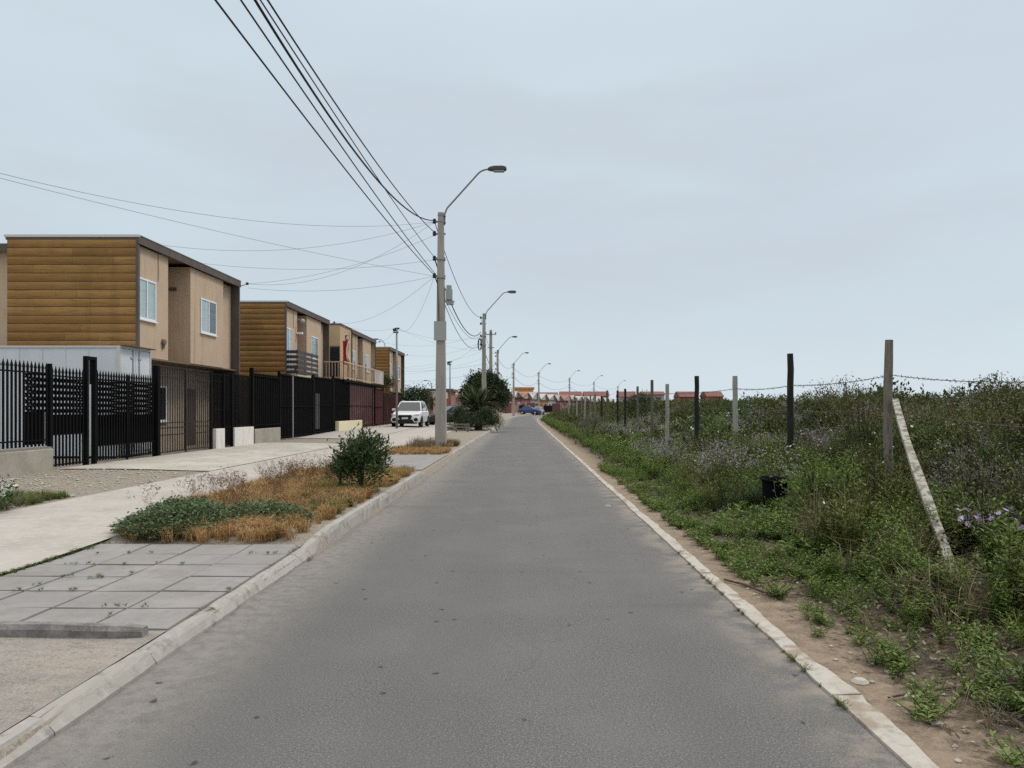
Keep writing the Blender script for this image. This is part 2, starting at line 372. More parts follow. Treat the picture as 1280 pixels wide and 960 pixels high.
def padz(Y): return .11+.04*ss(Y, 7.6, 8.6)
def zL(X, Y):
    x = np.asarray(X, float)-shift(Y)
    return roadz(Y)+padz(Y)+.17*ss(Y, 30, 47)*ss(-x, 4.2, 5.6)+.05*ss(-x, 6.6, 9)
def zR(X, Y):
    d = np.asarray(X, float)-shift(Y)-1.76
    base = (1.42-.10*ss(Y, 16, 30))*ss(d, .5, 7.6)
    b = (vnoise(np.asarray(X)*.9, np.asarray(Y)*.7, 3)-.5)*.5*ss(d, 1, 3)+(vnoise(np.asarray(X)*3, np.asarray(Y)*3, 4)-.5)*.09*ss(d, .1, .8)
    far = (vnoise(np.asarray(X)*.12, np.asarray(Y)*.05, 9)-.5)*.8*ss(d, 6, 14)
    return roadz(Y)+base+b+far*.6-.006
def zG(X, Y):
    x = np.asarray(X, float)-shift(Y)
    return np.where(x < -2.17, zL(X, Y)-.012-.03*((x > -4.45) & (Y < 8.1)), np.where(x < 1.70, roadz(Y)-.06, zR(X, Y)))

def grid_mesh(name, xs, ys, zf, m, parent=None, follow=True, smooth=True):
    xs = np.array(xs); ys = np.array(ys)
    Xg, Yg = np.meshgrid(xs, ys)
    Xw = Xg+shift(Yg) if follow else Xg
    Z = zf(Xw, Yg); nx, ny = len(xs), len(ys)
    V = np.stack([Xw, Yg, Z], -1).reshape(-1, 3)
    I = np.arange(nx*ny).reshape(ny, nx)
    Fq = np.stack([I[:-1, :-1], I[:-1, 1:], I[1:, 1:], I[1:, :-1]], -1).reshape(-1, 4)
    return raw_mesh(name, V, Fq, m, smooth=smooth)
def raw_mesh(name, V, Fq, m, rnd=None, parent=None, smooth=False):
    me = bpy.data.meshes.new(name); nv, nf = len(V), len(Fq)
    me.vertices.add(nv); me.vertices.foreach_set('co', np.ascontiguousarray(V, np.float32).ravel())
    me.loops.add(nf*4); me.loops.foreach_set('vertex_index', np.ascontiguousarray(Fq, np.int32).ravel())
    me.polygons.add(nf); me.polygons.foreach_set('loop_start', np.arange(0, nf*4, 4, dtype=np.int32))
    try: me.polygons.foreach_set('loop_total', np.full(nf, 4, np.int32))
    except Exception: pass
    if smooth: me.polygons.foreach_set('use_smooth', np.ones(nf, bool))
    me.update(calc_edges=True); me.validate()
    if rnd is not None:
        a = me.attributes.new('rnd', 'FLOAT', 'FACE'); a.data.foreach_set('value', np.ascontiguousarray(rnd, np.float32))
    me.materials.append(m)
    o = bpy.data.objects.new(name, me); COL.objects.link(o)
    if parent is not None: o.parent = parent
    return o
def steps(*segs):
    out = []
    for a, b, st in segs: out += list(np.arange(a, b-1e-6, st))
    out.append(segs[-1][1]); return out

# ------------------------------------------------------------------ setting
gx = [-700, -400, -200, -120, -80, -50, -35, -25]+steps((-20, -8, 1), (-8, -2.4, .4))+[-2.36, -2.26, -2.19, -2.12, 1.56, 1.72, 1.78]+steps((1.85, 10, .16), (10, 20, .7))+[24, 30, 40, 60, 90, 140, 220, 400, 700]
gy = steps((-25, 0, 2.5), (0, 3, .5), (3, 16, .17), (16, 40, .5), (40, 100, 1.5), (100, 260, 5), (260, 400, 20), (400, 1000, 100), (1000, 3000, 500))
tag(grid_mesh('ground', gx, gy, zG, MAT['dirt']), kind='structure')
ry = steps((-25, 60, 2), (60, 100, 4), (100, 300, 4))
tag(grid_mesh('road', [KL-.06, -1.2, -.2, .8, 1.63], ry, lambda X, Y: roadz(Y)+.004*0, MAT['asphalt']), kind='structure')
def jit(k, s): return (hsh(np.int64(k), np.int64(0), s)-.5)
def kerb_left():
    mb = MB(); y = -20.0; k = 0
    while y < 150:
        L = .98 if y < 40 else 3.0
        y1 = y+L
        def hgt(yy):
            up = float(ss(yy, 7.6, 8.8)*(1-ss(yy, 16.2, 17.4))+ss(yy, 23.2, 24.4))
            return .095+.085*min(1, up)
        w = .125; g = .0025; n = 6 if y < 30 else 1
        jx = jit(k, 5)*.012; jz = jit(k, 6)*.008; prev = None
        for i in range(n+1):
            yy = y+g+(L-2*g)*i/n
            nz = lambda q: .010*(float(vnoise(yy*5.3, q*3.7, 61))-.5)*2*(n > 1)
            h = hgt(yy)+jz; sh = float(shift(yy)); rz = float(roadz(yy)); x0 = KL+sh+jx
            low = h < .12; e = .02*(i in (0, n))*(float(vnoise(k*1.7, i*2.9, 62)) > .62)
            ring = [(x0, yy, rz-.06), (x0+nz(1), yy, rz+.02), (x0-(.034 if low else .016)+nz(2)-e*.4, yy, rz+h*.70), (x0-(.056 if low else .034)+nz(3)-e, yy, rz+h-.008+nz(4)*.5-e*.6), (x0-.075, yy, rz+h+nz(5)*.4-e*.3), (x0-w+.015, yy, rz+h+nz(6)*.4), (x0-w, yy, rz+h-.015), (x0-w, yy, rz-.06)]
            if prev: mb.add(prev+ring, [(q, (q+1) % 8, 8+(q+1) % 8, 8+q) for q in range(8)])
            if i in (0, n): mb.add(ring, [tuple(range(8))])
            prev = ring
        y = y1; k += 1
    tag(mb.build('kerb', MAT['kerb'], smooth=False), kind='structure')
kerb_left()
def edging():
    mb = MB(); y = -15.0; k = 0
    while y < 140:
        L = 1.0 if y < 40 else 3.0
        y1 = y+L; n = 10 if y < 25 else 2
        prev = None
        jx = jit(k, 15)*.012
        for i in range(n+1):
            yy = y+.004+(L-.008)*i/n; sh = float(shift(yy)); rz = float(roadz(yy))
            a = KR+.012*(float(vnoise(yy*4, 1.5, 22))-.5)*2+sh+jx; b = 1.738+.025*(float(vnoise(yy*1.7, 7.5, 23))-.5)*2-.022*min(1, max(0, (yy-5)/8))+.035*(float(vnoise(yy*11, 3.5, 24))-.5)+sh+jx
            r = [(a, yy, rz-.05), (a+.006, yy, rz+.014), (b-.012, yy, rz+.018+jit(k, 17)*.006), (b, yy, rz-.05)]
            if prev: mb.add(prev+r, [(q, q+1, q+5, q+4) for q in range(3)])
            if i in (0, n): mb.add(r, [(0, 1, 2, 3)])
            prev = r
        y = y1; k += 1
    tag(mb.build('road_edging', MAT['edge']), kind='structure')
edging()
def flat(name, xs, ys, lift, m, follow=True):
    return tag(grid_mesh(name, xs, ys, lambda X, Y: zL(X, Y)+lift, m, follow=follow), kind='structure')
flat('pavement', steps((-6.85, -4.42, .4)), steps((-20, 30, 1), (30, 62, 2)), .001, MAT['path'])
flat('apron', steps((-4.44, -2.28, .4)), steps((-20, 4.9, .8)), -.02, MAT['apron'])
flat('driveway', steps((-10.2, -6.87, .4)), steps((16.8, 30, 1)), .008, MAT['drive'])
flat('side_driveway', steps((-10.2, -6.87, .4)), steps((34, 62, 2)), .008, MAT['path'])
flat('crossing', steps((-4.41, -2.28, .4)), steps((17.2, 23.0, .8)), .004, MAT['slab'])
# paving slabs beside the kerb
flat('joint_bed', steps((-4.44, -2.28, .4)), steps((4.9, 8.0, .5)), -.026, MAT['joint'])
mb = MB()
for r in range(6):
    for c in range(4):
        y0 = 4.93+r*.505+random.uniform(-.006, .006); x0 = -2.283-(c+1)*.527
        e = .007; t = -.012+random.uniform(-.004, .004); q = [random.uniform(-.004, .004) for _ in range(4)]
        x1 = x0+.527-e; y1 = y0+.505-e; x0 += e; y0 += e
        zz = [float(zL(x, y))+t for x, y in ((x0, y0), (x1, y0), (x1, y1), (x0, y1))]
        vs = [(x0, y0, zz[0]-.05), (x1, y0, zz[1]-.05), (x1, y1, zz[2]-.05), (x0, y1, zz[3]-.05), (x0+.004, y0+.004, zz[0]+q[0]), (x1-.004, y0+.004, zz[1]+q[1]), (x1-.004, y1-.004, zz[2]+q[2]), (x0+.004, y1-.004, zz[3]+q[3])]
        mb.add(vs, [(0,3,2,1),(4,5,6,7),(0,1,5,4),(1,2,6,5),(2,3,7,6),(3,0,4,7)])
tag(mb.build('paving', MAT['slab']), kind='structure')
# the old dark kerbstone across the end of the slabs
mb = MB(); pts = []
for i in range(24):
    x = -5.6+(3.24)*i/23
    y = 4.80+.05*math.sin(i*.5)*.3
    w = .055; h = .088+.01*float(vnoise(i*.8, 2.2, 31))
    if i in (0, 23): w *= .75; h *= .85
    z = .07
    pts.append([(x, y-w, z-.06), (x, y-w*.95, z+h*.7), (x, y-w*.6, z+h), (x, y+w*.6, z+h), (x, y+w, z+h*.7), (x, y+w, z-.06)])
for a, b in zip(pts, pts[1:]): mb.add(a+b, [(k, (k+1) % 6, 6+(k+1) % 6, 6+k) for k in range(6)])
mb.add(pts[0], [tuple(range(6))]); mb.add(pts[-1], [tuple(range(6))])
tag(mb.build('kerbstone', MAT['darkkerb'], smooth=False), kind='structure')

# ------------------------------------------------------------------ houses
XH = -11.3
def siding_panel(name, x0, x1, y, z0, z1, parent, n=15, seed=0, thick=.010):
    """lap boards on a wall facing the viewer side (-Y)"""
    rs = random.Random(seed); V = []; Fq = []; rn = []
    h = (z1-z0)/n; off = rootloc(parent)
    for r in range(n):
        xs = [x0]; 
        cuts = sorted(rs.uniform(x0+.4, x1-.4) for _ in range(rs.choice((0, 1, 1, 2))))
        xs = [x0]+cuts+[x1]
        for a, b in zip(xs, xs[1:]):
            za, zb = z0+r*h, z0+(r+1)*h; yo = y-thick; yi = y-.012
            s = .002
            k = len(V)
            V += [(a+s, yo, za+.012), (b-s, yo, za+.012), (b-s, yi, zb-.010), (a+s, yi, zb-.010), (a+s, y, za+.012), (b-s, y, za+.012)]
            Fq += [(k, k+1, k+2, k+3), (k+4, k+5, k+1, k)]; v = rs.random(); rn += [v, v]
    V = np.array(V)-np.array(off)
    return raw_mesh(name, V, np.array(Fq), MAT['siding'], rnd=rn, parent=parent)

def window_on_front(parent, X, y0, y1, z0, z1, dark_half=False, grille=False):
    t = .055
    mb = MB()
    mb.box(X, X+.03, y0, y1, z0, z0+t).box(X, X+.03, y0, y1, z1-t, z1)
    mb.box(X, X+.03, y0, y0+t, z0+t, z1-t).box(X, X+.03, y1-t, y1, z0+t, z1-t)
    ym = (y0+y1)/2; mb.box(X, X+.035, ym-.03, ym+.03, z0+t, z1-t)
    mb.box(X-.002, X+.07, y0-.03, y1+.03, z0-.045, z0-.003)
    f = mb.build('window', MAT['frame'], parent, bevel=.004)
    mb = MB(); mb.box(X-.003, X+.004, y0+t, y1-t, z0+t, z1-t)
    c = mb.build('curtain', MAT['curtain'], parent)
    if dark_half:
        c.parent = None; bpy.data.objects.remove(c)
        MB().box(X-.003, X+.004, y0+t, ym, z0+t, z1-t).build('curtain', MAT['curtain'], f, local=True).data.transform(Matrix.Translation(-rootloc(parent)))
        MB().box(X-.003, X+.004, ym+.001, y1-t, z0+t, z1-t).build('dark_interior', MAT['darkglass'], f, local=True).data.transform(Matrix.Translation(-rootloc(parent)))
    else:
        c.parent = f
    g = MB().quad((X+.016, y0+t, z0+t), (X+.016, y1-t, z0+t), (X+.016, y1-t, z1-t), (X+.016, y0+t, z1-t)).build('pane', MAT['glass'], f, local=True)
    g.data.transform(Matrix.Translation(-rootloc(parent)))
    return f

def sub(mb, name, m, part, root, **k):
    o = mb.build(name, m, part, local=True, **k); o.data.transform(Matrix.Translation(-rootloc(root))); return o

def make_house(Y0, label, depth=3.84, seed=0, side='siding', lean_bay=True, win_dark=True, door_left=False):
    zg = float(zL(XH, Y0)); top = 6.58+zg-.18
    Y1 = Y0+8.0; XB = XH-depth; fl = 3.08; wt = top-.24
    root = thing('terraced_house', label, 'house', (XH, Y0, zg))
    # ground floor, set back, with a plain door and window
    g = MB(); xg = XH-1.0
    g.box(XB+.02, xg, Y0+.05, Y1-.05, zg-.1, fl-.003)
    g.build('ground_floor', MAT['lower'], root)
    d = MB().box(xg+.002, xg+.05, Y0+5.3, Y0+6.2, zg, zg+2.05).build('door', MAT['trim'], root, bevel=.006)
    sub(MB().box(xg+.052, xg+.09, Y0+6.05, Y0+6.1, zg+.95, zg+1.1), 'handle', MAT['steel'], d, root)
    f = window_on_front(root, xg+.004, Y0+2.5, Y0+3.9, zg+.9, zg+2.1, dark_half=True)
    # upper storey: left panel, recess, bay, far panel
    w = MB()
    xa = XH-.10
    w.box(XB, XH-.95, Y0+.07, Y1-.07, fl, wt)                       # core behind the recess
    w.box(XH-.948, xa, Y0+.07, Y0+2.1, fl, wt)                      # near panel
    w.box(XH-.948, xa+.02, Y0+3.7, Y0+6.55, fl, wt)                 # bay
    w.box(XH-.948, xa-.22, Y0+6.551, Y1-.07, fl, wt)                # far panel
    w.build('upper_wall', MAT['plaster'], root)
    MB().box(XB, xa-.002, Y0+.09, Y1-.09, fl-.05, fl-.004).build('soffit', MAT['soffit'], root)
    # side walls: boards and dark trim; dark wall colour paints the shadow lines between boards
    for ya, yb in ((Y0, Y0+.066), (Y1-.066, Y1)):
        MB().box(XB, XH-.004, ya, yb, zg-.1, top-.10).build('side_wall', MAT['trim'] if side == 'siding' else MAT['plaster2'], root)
    if side == 'siding':
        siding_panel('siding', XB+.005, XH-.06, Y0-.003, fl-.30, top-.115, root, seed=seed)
    for ya, yb in ((Y0-.04, Y0+.07), (Y1-.07, Y1+.03)):
        MB().box(XH-.057, XH+.012, ya, yb, fl-.3, top-.003).build('corner_trim', MAT['trim'], root)
    r = MB(); r.box(XB-.05, XH-.001, Y0-.001, Y1+.001, top-.115, top-.004)
    rf = r.build('roof', MAT['soffit'], root)
    sub(MB().box(XH, XH+.045, Y0-.045, Y1+.04, top-.24, top+.002), 'fascia', MAT['trim'], rf, root)
    fs = MB(); fs.box(XB-.06, XH+.06, Y0-.06, Y0-.004, top-.05, top+.02).box(XH+.003, XH+.065, Y0-.003, Y1+.05, top+.004, top+.02)
    sub(fs, 'flashing', MAT['flash'], rf, root)
    if door_left:
        window_on_front(root, xa+.004, Y0+.18, Y0+1.15, fl+.25, 5.45)
    else:
        window_on_front(root, xa+.004, Y0+.12, Y0+1.25, 4.2, 5.43)
    window_on_front(root, xa+.024, Y0+4.5, Y0+5.85, 4.22, 5.44, dark_half=win_dark)
    # small fittings
    v = MB(); v.lathe([(.0, .09), (.09, .09), (.11, .03), (.11, 0)], (xa, Y0+1.72, 3.62), 12, 'x'); v.box(xa, xa+.06, Y0+1.68, Y0+1.76, 3.42, 3.56)
    v.build('vent', MAT['soffit'], root)
    MB().tube([(xa+.015, Y0+1.42, 5.5), (xa+.015, Y0+1.42, wt)], .014).build('conduit', MAT['lower'], root)
    MB().box(XH-.80, XH-.55, Y0+3.66, Y0+3.70, 5.55, 5.66).build('vent', MAT['trim'], root)
    s = MB(); s.tube([(XH+.04, Y1-.02, top-.2), (XH+.28, Y1+.02, top-.12)], .014); s.lathe([(0, -.05), (.05, -.04), (.06, 0), (.05, .05), (0, .06)], (XH+.3, Y1+.02, top-.1), 10)
    s.build('wire_bracket', MAT['insul'], root)
    return root, zg, top
HY = [22.5, 36.5, 50.5, 64.5]
h1, zg1, top1 = make_house(HY[0], 'flat roofed house with ochre plank side, directly behind the pale container', seed=1)
h2, zg2, top2 = make_house(HY[1], 'second plank sided house, the one with a black slatted balcony', seed=2, door_left=True)
h3, zg3, top3 = make_house(HY[2], 'third house with ochre plaster annexe, flag and pale railed terrace', seed=3, side='plaster', win_dark=False)
h4, zg4, top4 = make_house(HY[3], 'fourth, smallest looking plank sided house, behind the thin steel pole', seed=4)
# balcony on house 2
b0, b1 = HY[1]+.05, HY[1]+3.75
MB().box(XH-.05, XH+.55, b0, b1, 2.98, 3.16).build('balcony_slab', MAT['cream'], h2)
mb = MB(); xo = XH+.50
for k in range(5): mb.box(xo, xo+.03, b0+.03, b1-.03, 3.22+k*.24, 3.22+k*.24+.15)
for k in range(5): mb.box(XH, xo-.002, b0+.002, b0+.03, 3.22+k*.24, 3.22+k*.24+.15)
rl = mb.build('balcony_railing', M('railing_slats', (.035, .036, .04), .5), h2)
for yy in (b0+.06, (b0+b1)/2-.5, (b0+b1)/2+.8, b1-.07): sub(MB().box(xo-.045, xo-.003, yy-.03, yy+.03, 3.165, 4.38), 'railing_post', MAT['steel'], rl, h2)
mb = MB(); mb.lathe([(0, -.1), (.11, -.09), (.13, .0), (.08, .08), (0, .1)], (XH+.2, HY[1]+2.0, 5.95), 12); mb.tube([(XH-.1, HY[1]+2.0, 6.0), (XH+.2, HY[1]+2.0, 6.05)], .02)
mb.build('wall_lamp', MAT['plate'], h2)
mb = MB(); mb.box(XH-.1, XH+.2, HY[1]+1.9, HY[1]+2.1, 5.28, 5.38); mb.build('wall_lamp', MAT['frame'], h2)
# annexe and terrace of house 3
a0, a1 = 47.4, 50.42; zt = top3
MB().box(XH-2.2, XH-.05, a0, a1, zg3-.1, zt-.02).build('annexe_wall', MAT['plaster2'], h3)
MB().box(XH-2.25, XH+.02, a0-.05, a1-.01, zt-.018, zt+.05).build('annexe_roof', MAT['trim'], h3)
gx0, gx1 = PX(413, a0), PX(424.5, a0)
mb = MB(); mb.box(gx0, gx1, a0-.02, a0-.004, PZ(471, a0), PZ(434, a0)); aw = mb.build('window', MAT['darkglass'], h3)
mb = MB()
for k in range(5):
    xx = gx0+(gx1-gx0)*k/4; mb.box(xx-.012, xx+.012, a0-.06, a0-.036, PZ(472, a0), PZ(433, a0))
for k in range(6):
    zz = PZ(472, a0)+(PZ(433, a0)-PZ(472, a0))*k/5; mb.box(gx0, gx1, a0-.034, a0-.022, zz-.012, zz+.012)
sub(mb, 'window_grille', MAT['rustbar'], aw, h3)
xt = -10.15; ta, tb = 43.4, 55.6; zt0 = 3.22
MB().box(XH-.2, xt, ta, tb, zt0-.14, zt0).build('terrace', MAT['blackmatt'], h3)
mb = MB()
mb.box(xt-.05, xt-.005, ta, tb, zt0+.95, zt0+1.02).box(xt-.045, xt-.01, ta, tb, zt0+.08, zt0+.13)
mb.box(XH, xt-.051, ta, ta+.045, zt0+.95, zt0+1.02).box(XH, xt-.051, ta+.005, ta+.04, zt0+.08, zt0+.13)
yy = ta+.15
while yy < tb-3.4: mb.box(xt-.038, xt-.016, yy, yy+.03, zt0+.131, zt0+.949); yy += .3
xx = XH+.1
while xx < xt-.1: mb.box(xx, xx+.03, ta+.01, ta+.035, zt0+.131, zt0+.949); xx += .17
rl = mb.build('balustrade', MAT['plaster'], h3)
sub(MB().box(xt-.04, xt-.012, tb-3.3, tb-.05, zt0+.132, zt0+.948), 'panel', MAT['palefar'], rl, h3)
for yy in (ta+.03, ta+1.4, ta+2.8, ta+4.4, ta+6.2, tb-3.4, tb-.04): sub(MB().box(xt-.075, xt-.052, yy-.05, yy+.05, zt0+.005, zt0+1.2), 'railing_post', MAT['maroon'], rl, h3)
# flag on the terrace rail
fY = 44.7; fx = PX(434, fY)
fl_ = thing('flag', 'red, white and blue flag hanging limp from pole on terrace', 'flag', (fx, fY, 3.3))
MB().tube([(fx, fY, 3.25), (fx+.12, fY, PZ(415, fY))], [.022, .014]).build('flagpole', MAT['trim'], fl_)
def cloth(z0, z1, xa, xb, m, name):
    V = []; n = 14; k = 8
    for j in range(n+1):
        z = z0+(z1-z0)*j/n
        for i in range(k+1):
            u = i/k; V.append((fx-.03+xa+(xb-xa)*u-.12*math.sin(3*j/n)*u, fY+.07*math.sin(u*9+j*.25), z))
    mb = MB(); mb.add(V, [(j*(k+1)+i, j*(k+1)+i+1, (j+1)*(k+1)+i+1, (j+1)*(k+1)+i) for j in range(n) for i in range(k)])
    o = mb.build(name, m, fl_, smooth=True); md = o.modifiers.new('thick', 'SOLIDIFY'); md.thickness = .008
cloth(PZ(456, fY), PZ(426, fY), -.22, .10, MAT['flagred'], 'red_field'); cloth(PZ(425.8, fY), PZ(419, fY), -.09, .10, MAT['flagblue'], 'blue_canton'); cloth(PZ(450, fY), PZ(427, fY), .11, .18, MAT['flagwhite'], 'white_field')
# rear house whose corner shows at the left frame edge
rz_ = .3; rh = thing('rear_house', 'tan house behind the first plank house, mostly hidden by it', 'house', (-15.4, 23.0, rz_))
MB().box(-23, -15.32, 23.1, 31, rz_-.1, 6.3).build('wall', MAT['plaster'], rh)
rr = MB().box(-23.1, -15.26, 22.9, 31.1, 6.302, 6.42).build('roof', MAT['soffit'], rh)
MB().box(-23.1, -15.25, 22.82, 22.895, 6.2, 6.44).build('fascia', MAT['trim'], rh)

# ------------------------------------------------------------------ container behind the fence
cx1, cy0, cy1, ct = -10.85, 20.6, 22.35, 3.22
ct_ = thing('shipping_container', 'pale grey metal container with double end doors behind black fence', 'container', (cx1, cy0, .2))
mb = MB(); mb.box(-18, cx1-.03, cy0+.03, cy1-.03, .25, ct-.06)
x = -17.9
while x < cx1-.25: mb.box(x, x+.012, cy0+.018, cy0+.03, .3, ct-.07); x += .62
mb.build('body', MAT['container'], ct_)
mb = MB(); mb.box(-18.02, cx1, cy0, cy1, ct-.058, ct).box(cx1-.08, cx1+.004, cy0-.004, cy0+.07, .2, ct-.06).box(cx1-.08, cx1+.004, cy1-.07, cy1+.004, .2, ct-.06)
mb.build('roof_frame', MAT['flash'], ct_)
for k in range(2):
    ya = cy0+.08+k*.80; d = MB().box(cx1-.028, cx1-.004, ya, ya+.785, .35, ct-.07).build('door', MAT['container'], ct_, bevel=.006)
    mb = MB().tube([(cx1+.012, ya+(.62 if k == 0 else .16), .4), (cx1+.012, ya+(.62 if k == 0 else .16), ct-.08)], .016)
    for zz in (.7, 1.5, 2.9): mb.box(cx1-.003, cx1+.02, ya+(.1 if k else .5), ya+(.28 if k else .68), zz, zz+.05)
    sub(mb, 'locking_bar', MAT['plate'], d, ct_)
MB().box(cx1+.005, cx1+.16, cy0+.05, cy1-.02, ct+.004, ct+.03).build('rain_strip', MAT['trim'], ct_)

# ------------------------------------------------------------------ street fence of the houses
XF = -10.3
def gz(Y): return float(zL(XF, Y))
def pickets(mb, ya, yb, zb, zt, step=.115, w=.045, pointed=True, x=XF):
    y = ya+step/2
    while y < yb-.01:
        d = w*.28; mb.box(x-d, x+d, y-w/2, y+w/2, zb, zt-.08 if pointed else zt)
        if pointed:
            a = w*.95
            mb.add([(x-d, y-a, zt-.08), (x+d, y-a, zt-.08), (x+d, y+a, zt-.08), (x-d, y+a, zt-.08), (x, y, zt+.07)], [(0, 1, 4), (1, 2, 4), (2, 3, 4), (3, 0, 4), (3, 2, 1, 0)])
        y += step
def rails(mb, ya, yb, zs, x=XF, t=.03):
    for z in zs: mb.box(x-.016, x+.016, ya, yb, z-t/2, z+t/2)
def lattice(ya, yb, z0, z1, x=XF-.03, p=.135, w=.05):
    mb = MB()
    n = int((yb-ya+(z1-z0))/p)
    for s_ in (1, -1):
        for k in range(n+1):
            c = ya-(z1-z0)+k*p
            pts = []
            # line y = c + t, z = z0 + t (or mirrored)
            t0 = max(0, ya-c); t1 = min(z1-z0, yb-c)
            if t1-t0 < .03: continue
            P = []
            for t in (t0, t1):
                z = z0+t if s_ > 0 else z1-t
                P.append((c+t, z))
            (y0_, z0_), (y1_, z1_) = P
            dx = w*.7
            xo = x+(.004 if s_ > 0 else -.004)
            mb.add([(xo, y0_-dx, z0_), (xo, y0_+dx, z0_), (xo, y1_+dx, z1_), (xo, y1_-dx, z1_)], [(0, 1, 2, 3)])
    return mb
def gpost(mb, y, z0, z1, w=.09, x=XF): mb.box(x-w/2, x+w/2, y-w/2, y+w/2, z0, z1)
# A: pickets on a low concrete wall
wa = thing('low_wall', 'rough grey concrete wall carrying the black pickets beside the container', 'wall', (XF, 14, .2))
MB().box(XF-.12, XF+.12, 8, 16.62, .05, .66).build('wall_block', MAT['wall'], wa, bevel=.02)
MB().box(XF-.10, XF+.10, 8, 16.6, .661, .70).build('gravel_top', M('pebble_top', (.35, .31, .27), .95, layers=((45, .4, .6, (.14, .12, .10), .9),), bmp=(40, .9, .03)), wa)
fa = thing('picket_fence', 'black pointed picket fence standing on a low rough concrete wall', 'fence', (XF, 14, .7))
mb = MB(); pickets(mb, 8, 16.6, .72, 2.46, .125); mb.build('bar_panel', MAT['black'], fa)
mb = MB(); rails(mb, 8, 16.6, (.85, 2.28)); mb.build('rail', MAT['black'], fa)
lattice(15.9, 16.6, 1.45, 2.3).build('mesh_panel', MAT['black'], fa)
MB().box(XF-.066, XF-.058, 15.9, 16.6, .76, 1.46).build('sheet_panel', MAT['blackmatt'], fa)
# B1: pedestrian gate, B2 double gate
fb = thing('metal_gate', 'narrow black picket gate with raised rectangular frame post', 'gate', (XF, 16.65, .2))
z0 = gz(17)-.02
mb = MB(); pickets(mb, 16.7, 18.0, z0+.06, 2.40, .13); mb.build('bar_panel', MAT['black'], fb)
mb = MB(); rails(mb, 16.66, 18.0, (z0+.1, .95, 2.24)); gpost(mb, 16.68, z0, 2.5, .07); mb.build('rail', MAT['black'], fb)
lattice(16.7, 18.0, 1.38, 2.25).build('mesh_panel', MAT['black'], fb)
MB().box(XF-.066, XF-.058, 16.7, 18.0, .93, 1.39).build('sheet_panel', MAT['blackmatt'], fb)
mb = MB(); mb.box(XF-.05, XF+.05, 18.02, 18.10, z0, 2.76).box(XF-.05, XF+.05, 18.36, 18.44, z0, 2.76).box(XF-.05, XF+.05, 18.1, 18.36, 2.68, 2.758).box(XF-.012, XF+.012, 18.22, 18.25, 2.1, 2.679)
mb.build('frame_post', MAT['black'], fb)
MB().box(XF-.11, XF-.051, 18.0, 18.1, z0-.05, 1.0).build('stub_post', MAT['whitewall'], fb)
fc = thing('metal_gate', 'wide black picket gate with diamond mesh in front of the container', 'gate', (XF, 18.5, .2))
z0 = gz(20)+.01
mb = MB(); pickets(mb, 18.48, 21.4, z0+.05, 2.40, .125); mb.build('bar_panel', MAT['black'], fc)
mb = MB(); rails(mb, 18.46, 21.4, (z0+.1, .62, 2.22)); mb.box(XF-.02, XF+.02, 19.9, 19.96, z0, 2.4); mb.build('rail', MAT['black'], fc)
lattice(18.47, 21.4, 1.1, 2.25).build('mesh_panel', MAT['black'], fc)
MB().box(XF-.066, XF-.058, 18.47, 21.4, .6, 1.36).build('sheet_panel', MAT['blackmatt'], fc)
mb = MB(); gpost(mb, 21.52, .1, 2.72, .16); mb.lathe([(0, 2.76), (.06, 2.74), (.09, 2.72)], (XF, 21.52, 0), 8); mb.build('gate_post', MAT['black'], fc)
# C: rusty bar gate
fd = thing('metal_gate', 'see-through rusty bar gate between tall black post and white block', 'gate', (XF, 21.7, .2))
z0 = gz(24)+.02; zt_ = 2.73
mb = MB(); pickets(mb, 21.66, 25.2, z0+.05, zt_, .155, .03, False); mb.build('bar_panel', MAT['rustbar'], fd)
mb = MB(); rails(mb, 21.62, 25.2, (z0+.06, z0+.55, z0+.75, z0+.9, zt_-.3, zt_)); mb.box(XF-.02, XF+.02, 23.35, 23.43, z0, zt_); mb.build('rail', MAT['rustbar'], fd)
MB().box(XF-.03, XF+.03, 25.2, 25.34, .1, zt_+.02).build('gate_post', MAT['black'], fd)
# D: panel on white blocks + wicket
for (ya, yb, lb) in ((25.45, 26.2, 'smaller white painted block wall left of the barred wicket gate'), (27.1, 29.0, 'longer white painted block wall right of the barred wicket gate')):
    o = MB().box(XF-.10, XF+.10, ya, yb, .1, .86).build('block_wall', MAT['whitewall'], bevel=.012); tag(o, lb, 'wall', 'white block walls under the fence')
fe = thing('metal_fence', 'black bar fence standing on the smaller white block', 'fence', (XF, 25.4, .86))
mb = MB(); pickets(mb, 25.42, 26.2, .87, 2.68, .12, .04, False); mb.build('bar_panel', MAT['black'], fe)
mb = MB(); rails(mb, 25.36, 26.22, (.92, 1.5, 2.45, 2.68)); mb.build('rail', MAT['black'], fe)
ff = thing('metal_gate', 'black barred wicket gate between the two white blocks', 'gate', (XF, 26.3, .2))
mb = MB(); pickets(mb, 26.36, 27.0, .25, 2.7, .11, .04, False); mb.build('bar_panel', MAT['black'], ff)
mb = MB(); rails(mb, 26.32, 27.02, (.27, .9, 2.68)); gpost(mb, 26.28, .1, 2.75, .09); gpost(mb, 27.05, .1, 2.75, .09); mb.build('frame', MAT['black'], ff)
MB().box(XF-.03, XF-.018, 26.36, 27.0, .92, 1.5).build('lock_plate', MAT['blackmatt'], ff)
fg = thing('metal_fence', 'black bar fence standing on the longer white block', 'fence', (XF, 27.1, .86))
mb = MB(); pickets(mb, 27.12, 28.95, .87, 2.74, .13, .045, False); mb.build('bar_panel', MAT['black'], fg)
mb = MB(); rails(mb, 27.1, 28.98, (.92, 2.5, 2.74)); gpost(mb, 29.05, .1, 3.08, .13); mb.build('rail', MAT['black'], fg)
